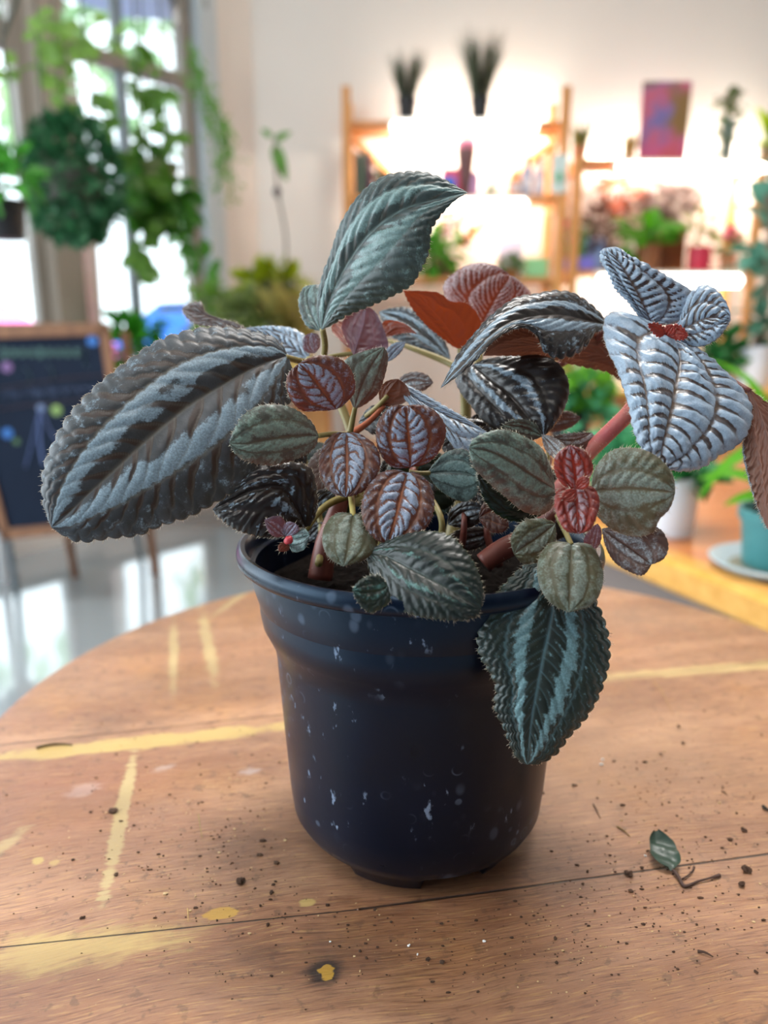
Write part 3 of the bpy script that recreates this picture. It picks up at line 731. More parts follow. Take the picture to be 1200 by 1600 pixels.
def vine(parent, pts, Y, n, L, Wd, mat, seed, drop=-.6, spread=.02, nm='vine'):
    P = [ony(x, y, Y) for x, y in pts]; S = smooth_path(P, max(8, n)); R = random.Random(seed); mb = MB()
    mb.tube(P, .004, 5)
    for i in range(n):
        p = S[int(i*(len(S)-1)/max(1, n-1))]+np.array([R.gauss(0, spread), R.gauss(0, spread), R.gauss(0, spread)])
        mb.blade(p, np.array([R.gauss(0, 1), R.gauss(-.2, .5), R.gauss(drop, .5)]), np.array([R.gauss(0, .4), -1, R.gauss(.3, .3)]), L*R.uniform(.7, 1.2), Wd*R.uniform(.7, 1.2))
    return mb.build(nm, mat, parent)
Mv = leafmat('#5d8a30', .5)
vine(o, [(240, 300), (225, 230), (215, 150), (210, 60)], 3.08, 20, .085, .06, Mv, 61)
vine(o, [(245, 300), (262, 230), (258, 180), (240, 120)], 3.05, 18, .085, .06, Mv, 62)
vine(o, [(235, 300), (190, 250), (165, 190), (150, 140)], 3.0, 18, .085, .06, Mv, 63)
vine(o, [(245, 300), (285, 330), (300, 380), (335, 420)], 3.05, 20, .08, .05, leafmat('#47802a', .5), 64)
vine(o, [(240, 320), (225, 370), (215, 430)], 3.05, 18, .08, .055, Mv, 65)
# asparagus fern trailing down the jamb
c = ony(300, 60, 3.25)
o = hang('hanging_asparagus_fern', 'feathery bright green fern trailing down beside the window jamb', np.array([c[0], c[1], c[2]]), .06, .1, None)
Ma = leafmat('#6a9f42', .5)
for k, pts in enumerate(([(298, 70), (310, 150), (335, 210), (345, 290)], [(300, 80), (325, 150), (350, 210), (362, 310)], [(296, 80), (315, 130), (345, 180), (358, 250)], [(300, 90), (330, 170), (350, 230), (340, 300)])):
    vine(o, pts, 3.22-.02*k, 80, .032, .008, Ma, 70+k, -.8, .022, 'trailing_frond')
# creeper over the transom
o = thing('climbing_vine', 'light green creeper growing along the window transom', 'vine', ony(80, 140, 3.0))
vine(o, [(95, 20), (80, 70), (60, 110), (70, 130)], 2.75, 26, .07, .055, leafmat('#7aa048', .5), 81, -.3, .05)
vine(o, [(70, 90), (100, 80), (150, 75), (200, 60)], 2.8, 12, .06, .05, leafmat('#7aa048', .5), 82, -.3, .04)
vine(o, [(5, 120), (30, 110), (60, 100)], 2.7, 8, .06, .05, leafmat('#7aa048', .5), 83, -.3, .04)
o = thing('guy_wire', 'dark slanting wire at the top left corner of the window', 'wire', ony(15, 40, 2.4))
MB().tube([ony(30, -10, 2.4), ony(0, 72, 2.4)], .006, 6, k=3).build('wire', plain('#3c4136', .6), o)

# ------------------------------------------------------------------ chalkboard A-frame
YC = 2.55
def cbp(x, y):                                    # plane of the board, leaning back
    n = np.array([.10, -1, .12]); n /= np.linalg.norm(n); c0 = ony(80, 820, YC); r = ray(x, y)
    return CAM+r*(np.dot(c0-CAM, n)/np.dot(r, n)), n
cb = thing('chalkboard_sign', 'wood framed chalkboard A-frame sign with faint coloured chalk drawings', 'sign', (cbp(80, 820)[0][0], YC+.1, 0))
def cquad(pts, d0, d1, mat, nm, parent=cb):
    n = cbp(0, 600)[1]; V = [cbp(*p)[0]+n*d0 for p in pts]+[cbp(*p)[0]+n*d1 for p in pts]; k = len(pts)
    return MB().add(V, [tuple(range(k))[::-1], tuple(range(k, 2*k))]+[(i, (i+1) % k, k+(i+1) % k, k+i) for i in range(k)]).build(nm, mat, parent)
Mfr = wood('sign_frame_wood', '#6f4a33', '#8c6244', None, 'Z', .6)
t = NT('chalkboard_slate'); f = t.noise(t.obj(), 6, 4)
t.put(t.b.inputs['Base Color'], t.mix(f, srgb('#060f22'), srgb('#0f2036'))); t.b.inputs['Roughness'].default_value = .75; t.b.inputs['Specular IOR Level'].default_value = .25
bd = cquad([(-60, 524), (158, 516), (205, 815), (-20, 832)], 0, .01, t.m, 'board')
cquad([(-75, 506), (166, 506), (170, 524), (-72, 532)], -.01, .022, Mfr, 'frame_top')
cquad([(156, 510), (170, 508), (217, 815), (203, 820)], -.01, .022, Mfr, 'frame_side')
cquad([(-8, 600), (-4, 600), (26, 843), (10, 843)] if False else [(-80, 515), (-68, 515), (20, 842), (6, 842)], -.01, .022, Mfr, 'frame_side')
cquad([(6, 826), (214, 806), (217, 820), (8, 843)], -.01, .022, Mfr, 'frame_bottom')
for (a, b_, nm) in (((12, 840), (28, 935), 'leg'), ((208, 812), (222, 878), 'leg')):
    p0 = cbp(*a)[0]; p1 = onz(b_[0], b_[1], 0.0)
    p1 = np.array([p1[0], p1[1], 0.0]); MB().tube([p0, p1], .011, 6, k=3).build(nm, plain('#5c6a74', .5), cb)
for x in (40, 190):
    p0 = cbp(x, 520)[0]; MB().tube([p0+np.array([0, .03, 0]), (p0[0]-.04, p0[1]+.30, 0)], .016, 4, k=3).build('rear_leg', Mfr, cb)
def chalk(strokes, hexc, wpx=.006, nm='chalk_drawing'):
    mb = MB(); n = cbp(0, 600)[1]
    for st in strokes:
        P = [cbp(x, y)[0]+n*.012 for x, y in st]; mb.tube(P, wpx, 5, flat=.3)
    mb.build(nm, plain(hexc, .95, .4, 60), bd)
# letters too blurred to read: rows of loose chalk strokes as in the photo
R = random.Random(4); st = []
x = 8
for k in range(9):
    h = 18 if k in (0, 4) else 12; st.append([(x, 552-h/2), (x+1, 552+h/2)]); st.append([(x, 545), (x+6, 550), (x+3, 558)]); x += 14
chalk(st, '#5f7f78', .005, 'chalk_lettering')
chalk([[(125, 545), (136, 552), (132, 565), (140, 575)], [(75, 570), (84, 580), (82, 595)], [(40, 575), (50, 590), (42, 600)]], '#46606a', .005)
chalk([[(0, 607), (60, 598), (100, 592), (165, 586)], [(0, 640), (60, 632), (120, 626), (160, 620)]], '#5c4c50', .005)
st = [];
for k in range(20): xx_ = 4+k*7.5; st.append([(xx_, 612-k*.6+R.uniform(-3, 3)), (xx_+3, 622-k*.6+R.uniform(-4, 4)), (xx_+5, 616-k*.6)])
chalk(st, '#4c5a78', .004, 'chalk_lettering')
chalk([[(64, 640), (52, 690), (42, 730)], [(64, 640), (64, 690), (70, 725)], [(66, 640), (82, 675), (100, 700)]], '#5a6a96', .007)
def dot(x, y, r, hexc):
    pc_, n = cbp(x, y); mb = MB(); k = 16; u = np.array([1, .1, 0]); u /= np.linalg.norm(u); v2 = np.cross(u, n)
    ring = [pc_+n*.0125+(u*math.cos(a)+v2*math.sin(a))*r for a in [2*math.pi*i/k for i in range(k)]]
    mb.add(ring+[pc_+n*.016], [(i, (i+1) % k, k) for i in range(k)]).build('chalk_dot', plain(hexc, .9, .3, 50), bd)
dot(90, 641, .018, '#7f9a5c'); dot(13, 574, .018, '#7c5f8c'); dot(146, 533, .018, '#3f72b8'); dot(14, 677, .018, '#3a6cae'); dot(66, 638, .014, '#6f7fa0'); dot(28, 690, .011, '#4f6c4c')

#@@FOREGROUND
# ------------------------------------------------------------------ round table
TZ = .75
t = NT('worn_table_wood'); P = t.pos(); GR = math.radians(11.2)
def rot_map(loc, rx, ry, rot):
    n = t.add('ShaderNodeMapping', vector_type='TEXTURE'); t.l.new(P, n.inputs[0])
    n.inputs[1].default_value = (loc[0], loc[1], 0); n.inputs[2].default_value = (0, 0, rot); n.inputs[3].default_value = (rx, ry, 1000)
    return n.outputs[0]
grainv = rot_map((0, 0), 1, 1, GR)
wob = t.noise(P, 6, 3, .5, col=True)
gw = t.add('ShaderNodeVectorMath', operation='MULTIPLY_ADD'); t.l.new(wob, gw.inputs[0]); gw.inputs[1].default_value = (.0, .030, 0); t.l.new(grainv, gw.inputs[2])
gv = gw.outputs[0]
g1 = t.noise(t.scale(gv, (9, 110, 1)), 1, 6, .65)
g2 = t.noise(t.scale(gv, (3, 22, 1)), 1, 4, .6)
g3 = t.noise(t.scale(gv, (70, 1300, 1)), 1, 4, .65)
g4 = t.noise(P, 14, 5, .6)
g5 = t.noise(P, 160, 4, .6)
col = t.mix(t.ramp(g2, .3, .7), srgb('#a87454'), srgb('#c99a78'))
col = t.mix(t.math('MULTIPLY', t.ramp(g1, .45, .75), .55), col, srgb('#94603f'))
col = t.mix(t.math('MULTIPLY', t.ramp(g4, .50, .72), .55), col, srgb('#c2894f'))
col = t.mix(t.math('MULTIPLY', t.ramp(g4, .48, .28), .50), col, srgb('#8e6a55'))
col = t.mix(t.math('MULTIPLY', t.ramp(g3, .53, .66), .6), col, srgb('#e8bc7c'))
col = t.mix(t.math('MULTIPLY', t.ramp(g3, .47, .36), .6), col, srgb('#6a3a20'))
col = t.mix(t.math('MULTIPLY', t.ramp(g5, .58, .66), .45), col, srgb('#553a28'))
def blob(x, y, rxp, ryp, rot=0, na=.5, ns=90, sharp=.25):
    """ellipse on the table, centre pixel and half axes in metres*1000"""
    c = onz(x, y, TZ); v = rot_map(c, rxp/1000, ryp/1000, rot)
    ln = t.add('ShaderNodeVectorMath', operation='LENGTH'); t.l.new(v, ln.inputs[0])
    d = t.math('ADD', ln.outputs['Value'], t.math('MULTIPLY_ADD', t.math('MULTIPLY_ADD', t.noise(t.scale(gv, (45, 520, 1)), 1, 4, .65), .6, t.math('MULTIPLY', t.noise(P, ns, 3, .6), .4)), na*7, -na*3.5))
    return t.ramp(d, 1+sharp, 1-sharp)
def streak(x0, y0, x1, y1, wmm, **k):
    a = onz(x0, y0, TZ); b = onz(x1, y1, TZ); c = (a+b)/2; L = np.linalg.norm(b-a)/2
    cv = rot_map(c, L, wmm/1000, math.atan2(b[1]-a[1], b[0]-a[0]))
    ln = t.add('ShaderNodeVectorMath', operation='LENGTH'); t.l.new(cv, ln.inputs[0])
    d = t.math('ADD', ln.outputs['Value'], t.math('MULTIPLY_ADD', t.math('MULTIPLY_ADD', t.noise(t.scale(gv, (45, 520, 1)), 1, 4, .65), .6, t.math('MULTIPLY', t.noise(P, k.get('ns', 80), 3, .6), .4)), k.get('na', .6)*8, -k.get('na', .6)*4))
    s = k.get('sharp', .2)
    return t.ramp(d, 1+s, 1-s)
def lay(mask, hexc, amt=1.0):
    global col
    col = t.mix(t.math('MULTIPLY', mask, amt), col, srgb(hexc))
YEL = '#d9bc72'
# stains
for a in ((370, 1330, 16, 14, 0, .9, 60, .9), (900, 1360, 26, 12, .3, .9, 50, .8), (420, 1490, 8, 5, 0, .7, 90, .7), (560, 1480, 18, 14, 0, .9, 60, .9)): lay(blob(*a), '#6d4630', .5)
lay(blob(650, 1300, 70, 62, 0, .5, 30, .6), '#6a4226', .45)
lay(blob(1000, 1180, 60, 40, .2, .7, 25, .9), '#d9ac86', .45)
lay(blob(150, 1250, 40, 30, .2, .8, 25, .9), '#a5644a', .4)
# yellow paint left along the joints and in drips
lay(streak(-60, 1190, 470, 1133, 6.5, na=.35, ns=60), YEL, .9)
lay(streak(900, 1062, 1330, 1030, 5.5, na=.5, ns=60, sharp=.6), '#e9cf8f', .75)
lay(streak(-60, 1505, 260, 1466, 8.5, na=.55, ns=60, sharp=.6), '#dcc07a', .8)
lay(streak(208, 1185, 163, 1400, 3.2, na=.4, ns=70), '#d8c48c', .85)
lay(streak(272, 975, 270, 1075, 3.0, na=.5, ns=60, sharp=.4), '#d8c48c', .75)
lay(streak(315, 955, 335, 1060, 4.0, na=.6, ns=60, sharp=.4), '#d8c48c', .75)
lay(streak(410, 905, 330, 965, 3.0, na=.5, ns=60, sharp=.4), '#d8c48c', .75)
lay(blob(345, 1427, 6.5, 3.0, .15, .25, 120, .1), '#d7a945', 1)
lay(blob(60, 1345, 2.4, 2.0, 0, .4, 120), YEL); lay(blob(85, 1348, 2, 2, 0, .5, 120), YEL, .7)
lay(blob(10, 1320, 3.2, 9, -.3, .8, 120, .5), '#d8c48c', .7)
lay(blob(480, 1410, 3, 2, 0, .5, 120), YEL, .8)
lay(blob(390, 1205, 5, 3, .3, .8, 150, .5), '#cbc3c6', .55); lay(blob(130, 1235, 6, 4, .6, .9, 150, .5), '#cfb2aa', .5); lay(blob(255, 1200, 5, 2.5, .5, .9, 150, .5), '#cfbdb5', .5)
# dark scorch and knot with a yellow centre
lay(blob(508, 1518, 6.5, 6.0, 0, .3, 120, .5), '#2f1c12', .92)
lay(blob(510, 1518, 2.6, 2.9, 0, .45, 260, .1), '#d9ab3c', 1)
# curved growth ring at the lower right
v = rot_map(onz(740, 1360, TZ), .128, .098, .0)
ln = t.add('ShaderNodeVectorMath', operation='LENGTH'); t.l.new(v, ln.inputs[0]); dd = t.math('ADD', ln.outputs['Value'], t.math('MULTIPLY_ADD', g4, .1, -.05))
xs = t.add('ShaderNodeSeparateXYZ'); t.l.new(P, xs.inputs[0])
side = t.math('MULTIPLY', t.ramp(xs.outputs[0], .05, .09), t.ramp(xs.outputs[1], .262, .235))
lay(t.math('MULTIPLY', t.ramp(dd, .985, 1.02), side), '#d9a06e', .6)
lay(t.math('MULTIPLY', t.math('MULTIPLY', t.ramp(dd, .975, 1.0), t.ramp(dd, 1.02, 1.0)), side), '#5e3722', .6)
# plank joints
joint = None
for (x0, y0, x1, y1, wmm) in ((-80, 1173, 1300, 1024, .55), (-80, 1489, 560, 1421, .45), (560, 1421, 1300, 1321, .8)):
    a = onz(x0, y0, TZ); b = onz(x1, y1, TZ); an = math.atan2(b[1]-a[1], b[0]-a[0])
    v = rot_map((a+b)/2, np.linalg.norm(b-a)/2, wmm/1000, an); s2 = t.add('ShaderNodeSeparateXYZ'); t.l.new(v, s2.inputs[0])
    mm = t.math('MULTIPLY', t.ramp(t.math('ADD', t.math('ABSOLUTE', s2.outputs[1]), t.math('MULTIPLY', t.noise(P, 70, 3), .9)), 1.35, .7), t.ramp(t.math('ABSOLUTE', s2.outputs[0]), 1.0, .99))
    joint = mm if joint is None else t.math('MAXIMUM', joint, mm)
lay(joint, '#1d120b', .9)
big = t.noise(t.scale(gv, (4, 9, 1)), 1, 4, .6)
col = t.mix(1.0, col, t.mix(t.ramp(big, .35, .65), (.60, .54, .50), (.92, .87, .82)), 'MULTIPLY')
t.put(t.b.inputs['Base Color'], col)
t.put(t.b.inputs['Roughness'], t.math('MULTIPLY_ADD', g4, .25, .27))
t.b.inputs['Specular IOR Level'].default_value = .8
h = t.math('SUBTRACT', t.math('ADD', t.math('MULTIPLY', g3, .5), t.math('MULTIPLY', g1, .5)), t.math('MULTIPLY', joint, 1.5))
t.bump(h, .8, .0012)
M_table = t.m
tab = thing('round_table', 'round worn plank table with yellow paint marks carrying the potted plant', 'table', (.048, .407, 0))
TC = (.048, .407)
MB().lathe((TC[0], TC[1], 0), [(.001, TZ-.032), (.265, TZ-.032), (.270, TZ-.028), (.2735, TZ-.006), (.2715, TZ-.0015), (.267, TZ), (.2, TZ), (.1, TZ), (.001, TZ)], 160).build('table_top', M_table, tab, smooth=30)
MB().lathe((TC[0], TC[1], 0), [(.001, .02), (.035, .02), (.035, .66), (.12, .70), (.12, TZ-.033), (.001, TZ-.033)], 32).build('pedestal', plain('#3a3a3c', .5, .1), tab, smooth=40)
MB().lathe((TC[0], TC[1], 0), [(.001, 0), (.19, 0), (.19, .012), (.05, .03), (.001, .03)], 48).build('foot_plate', plain('#3a3a3c', .5, .1), tab, smooth=40)

# ------------------------------------------------------------------ the potted plant
PC = np.array([.0145, .309, TZ]); PH = .134
plant = thing('potted_plant', 'silver and bronze leaved plant in a black plastic nursery pot on the round table', 'potted plant', tuple(PC))
t = NT('dark_nursery_plastic'); v = t.obj()
n1 = t.noise(v, 34, 3)
vo = t.add('ShaderNodeTexVoronoi', feature='F1'); t.put(vo.inputs['Vector'], v); vo.inputs['Scale'].default_value = 120
ringm = t.math('MULTIPLY', t.ramp(t.math('ABSOLUTE', t.math('SUBTRACT', vo.outputs['Distance'], t.math('MULTIPLY_ADD', t.noise(v, 50, 2), .3, .12))), .06, .01), t.ramp(t.noise(v, 30, 3), .53, .66))
vo2 = t.add('ShaderNodeTexVoronoi', feature='F1'); t.put(vo2.inputs['Vector'], t.scale(v, (1, 1, .7), (3, 2, 1))); vo2.inputs['Scale'].default_value = 130
spot = t.math('MULTIPLY', t.ramp(vo2.outputs['Distance'], .34, .16), t.ramp(t.noise(v, 16, 2), .52, .66))
fleck = t.math('MULTIPLY', t.ramp(t.noise(t.scale(v, (1, 1, .5)), 210, 4, .6), .62, .70), t.ramp(n1, .45, .6))
mask = t.math('MAXIMUM', t.math('MULTIPLY', ringm, .32), t.math('MAXIMUM', t.math('MULTIPLY', spot, .28), fleck))
base = t.mix(n1, srgb('#030714'), srgb('#060f26'))
t.put(t.b.inputs['Base Color'], t.mix(t.math('MULTIPLY', mask, .85), base, srgb('#8496b0')))
t.put(t.b.inputs['Roughness'], t.math('MULTIPLY_ADD', n1, .18, t.math('MULTIPLY_ADD', mask, .2, .22)))
t.b.inputs['Specular IOR Level'].default_value = .38; t.b.inputs['Specular Tint'].default_value = (.5, .75, 1, 1)
t.bump(t.noise(v, 300, 2), .05, .0004)
M_pot = t.m
prof = [(.001, .003), (.0375, .003), (.0385, 0), (.0410, 0), (.0445, .0060), (.0470, .0085), (.0525, .0105), (.0550, .0150), (.0562, .026), (.0582, .055), (.0603, .087),
        (.0612, .0915), (.0636, .0965), (.0655, .1005), (.0664, .106), (.0672, .122), (.0676, .1262), (.0700, .1268), (.0735, .1270), (.0748, .1282), (.0752, .1305), (.0747, .1328), (.0733, .1340),
        (.0716, .1336), (.0703, .1318), (.0697, .128), (.0690, .118), (.0660, .108), (.062, .095), (.001, .095)]
def potmod(j, a, r, z):
    if 2 <= j <= 6:
        q = (math.sin(5*a+math.pi/2*1.0+math.pi) )      # five feet; one faces the camera
        k = max(0, min(1, (q+.35)*3)); 
        if j in (2, 3): z = z+.0050*(1-k)
        r = r+(.0036*k if j < 6 else 0)
    return r, z
MB().lathe(PC, prof, 160, mod=potmod).build('nursery_pot', M_pot, plant, smooth=40)
# soil with lumps
t = NT('dark_peat'); f = t.noise(t.obj(), 220, 5, .7)
t.put(t.b.inputs['Base Color'], t.mix(f, srgb('#050403'), srgb('#1c1410'))); t.b.inputs['Roughness'].default_value = .95
vo = t.add('ShaderNodeTexVoronoi'); t.put(vo.inputs['Vector'], t.obj()); vo.inputs['Scale'].default_value = 260
t.b.inputs['Specular IOR Level'].default_value = .1; t.bump(t.math('ADD', f, vo.outputs['Distance']), 1, .002)
M_peat = t.m
R = random.Random(2); V = []; F = []; NR, NA = 26, 90
for i in range(NR+1):
    for j in range(NA):
        r = .0655*i/NR+.0001; a = 2*math.pi*j/NA; x, y = r*math.cos(a), r*math.sin(a)
        z = .113+.006*(1-(r/.0676)**2)+.0032*mnoise.noise(Vector((x*130, y*130, 0)))+.002*mnoise.noise(Vector((x*330, y*330, 5)))
        V.append(PC+np.array([x, y, z]))
for i in range(NR):
    for j in range(NA): F.append((i*NA+j, i*NA+(j+1) % NA, (i+1)*NA+(j+1) % NA, (i+1)*NA+j))
MB().add(V, F).build('soil', M_peat, plant, smooth=True)

# ---- leaf materials: 'pat' holds R silver patch, G dark blotch beside the veins, B vein line, A edge (margin tint, paler to paint in backlit rim glow)
def leaf_material(name, base, base2, silver, blotch, vein, under, silv_rough=.38, rough=.42, transl=.18, tcol='#8a3a20', spk=1.0, edge='#7d6a50', coat=.0):
    t = NT(name); at_ = t.add('ShaderNodeAttribute', attribute_name='pat'); s = t.add('ShaderNodeSeparateColor'); t.l.new(at_.outputs['Color'], s.inputs[0])
    v = t.obj(); fine = t.noise(v, 1500, 2, .6); med = t.noise(v, 260, 4, .6); big = t.noise(v, 45, 3)
    c = t.mix(t.ramp(t.math('ADD', t.math('MULTIPLY', big, .6), t.math('MULTIPLY', med, .4)), .38, .62), srgb(base), srgb(base2))
    sm = t.ramp(t.math('ADD', s.outputs[0], t.math('MULTIPLY_ADD', t.math('ADD', t.math('MULTIPLY', med, .7), t.math('MULTIPLY', fine, .3)), 2.0, -1.0)), .25, .72)
    sl = srgb(silver); sc = t.mix(t.ramp(fine, .35, .7), tuple(x*(1-.38*spk) for x in sl), tuple(min(1, x*(1+.45*spk)) for x in sl))
    c = t.mix(t.math('MULTIPLY', sm, .92), c, sc)
    bm = t.ramp(t.math('ADD', s.outputs[1], t.math('MULTIPLY_ADD', med, .6, -.3)), .3, .62)
    c = t.mix(t.math('MULTIPLY', bm, .93), c, srgb(blotch))
    c = t.mix(t.math('MULTIPLY', s.outputs[2], .75), c, srgb(vein))
    c = t.mix(t.math('MULTIPLY', t.ramp(at_.outputs['Alpha'], .5, 1), .8), c, srgb(edge))
    uc = t.mix(med, tuple(x*.75 for x in srgb(under)), srgb(under)); uc = t.mix(t.math('MULTIPLY', s.outputs[2], .4), uc, tuple(min(1, x*1.9) for x in srgb(under)))
    geo = t.add('ShaderNodeNewGeometry')
    cc = t.mix(geo.outputs['Backfacing'], c, uc)
    t.put(t.b.inputs['Base Color'], cc)
    t.put(t.b.inputs['Roughness'], t.math('MULTIPLY_ADD', sm, silv_rough-rough, rough))
    t.put(t.b.inputs['Specular IOR Level'], .5)
    t.b.inputs['Sheen Weight'].default_value = .08; t.b.inputs['Sheen Roughness'].default_value = .4; t.b.inputs['Sheen Tint'].default_value = (.8, .9, 1, 1)
    if coat: t.b.inputs['Coat Weight'].default_value = coat; t.b.inputs['Coat Roughness'].default_value = .22
    t.bump(t.math('ADD', t.math('MULTIPLY', fine, .5), med), .35, .00035)
    tr = t.add('ShaderNodeBsdfTranslucent'); t.put(tr.inputs[0], srgb(tcol))
    mx = t.add('ShaderNodeMixShader'); mx.inputs[0].default_value = transl
    t.l.new(t.b.outputs[0], mx.inputs[1]); t.l.new(tr.outputs[0], mx.inputs[2]); t.l.new(mx.outputs[0], t.out.inputs[0])
    return t.m
LM = {
 'band': leaf_material('banded_leaf', '#272c30', '#3c4249', '#8298a6', '#2a150a', '#6a675e', '#5a4034', spk=.6, transl=.07, tcol='#5a4a34'),
 'top': leaf_material('teal_banded_leaf', '#2c3838', '#3c4a4a', '#728c8a', '#25211a', '#6c807c', '#6a4038', spk=.5, transl=.08, tcol='#5a5a34'),
 'pucker': leaf_material('puckered_silver_leaf', '#66778a', '#525c69', '#98acbf', '#24160e', '#6d5a48', '#6e4634', spk=.25, transl=.06, silv_rough=.33, rough=.38, coat=.15),
 'young': leaf_material('red_veined_leaf', '#5a3024', '#4c342c', '#8c9cb2', '#6e2a1a', '#a8602e', '#8a3c2a', spk=.5, transl=.13, tcol='#a8402a', edge='#8a5a40'),
 'olive': leaf_material('olive_leaf', '#44462f', '#4c5038', '#727f74', '#3c3a22', '#4a4630', '#6a4a34', spk=.7),
 'green': leaf_material('teal_green_leaf', '#34423c', '#424f45', '#6f877c', '#343424', '#4c4a34', '#8a4a30', spk=.5),
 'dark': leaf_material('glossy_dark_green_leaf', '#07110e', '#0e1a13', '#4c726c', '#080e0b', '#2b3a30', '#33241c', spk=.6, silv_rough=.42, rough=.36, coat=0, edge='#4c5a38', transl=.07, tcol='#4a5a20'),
 'hang': leaf_material('hanging_leaf', '#1a231f', '#28322a', '#6f9298', '#1a1e12', '#5f7f86', '#4a3428', spk=.6, rough=.32, edge='#4c5638', transl=.08, tcol='#5a5a24'),
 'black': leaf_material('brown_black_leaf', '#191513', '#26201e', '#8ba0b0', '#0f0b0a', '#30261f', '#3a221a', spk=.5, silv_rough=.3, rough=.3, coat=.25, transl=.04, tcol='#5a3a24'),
 'bud': leaf_material('vivid_red_leaf', '#8a2c22', '#6e2a20', '#a08c94', '#7a2016', '#c8503c', '#8a3c2a', spk=.4, transl=.2, tcol='#c8402c', edge='#8a4030'),
 'rust': leaf_material('rusty_leaf', '#6a3422', '#5c342a', '#b4a8ac', '#5c2a1a', '#7c4030', '#7c3a24', transl=.32, tcol='#a8441c'),
 'brown': leaf_material('brown_leaf', '#4a3a34', '#5a4a44', '#8a9296', '#33241c', '#6a5448', '#6e4636', transl=.14, tcol='#8a4a30'),
 'lilac': leaf_material('lilac_leaf', '#6c5a6e', '#7a6474', '#97a0b4', '#5a3a3c', '#7c5c60', '#6a5468', transl=.3),
}
M_hair = plain('#efe6d4', .5, .1, 20, transl=.5, name='pale_leaf_hair')

def vnoise(x, y, seed=0):
    xi = np.floor(x).astype(int); yi = np.floor(y).astype(int); fx = x-xi; fy = y-yi
    fx = fx*fx*(3-2*fx); fy = fy*fy*(3-2*fy)
    def hsh(a, b):
        n = (a*374761393+b*668265263+seed*974711) & 0x7fffffff; n = ((n ^ (n >> 13))*1274126177) & 0x7fffffff
        return ((n ^ (n >> 16)) & 0xffff)/65535.
    return (hsh(xi, yi)*(1-fx)+hsh(xi+1, yi)*fx)*(1-fy)+(hsh(xi, yi+1)*(1-fx)+hsh(xi+1, yi+1)*fx)*fy

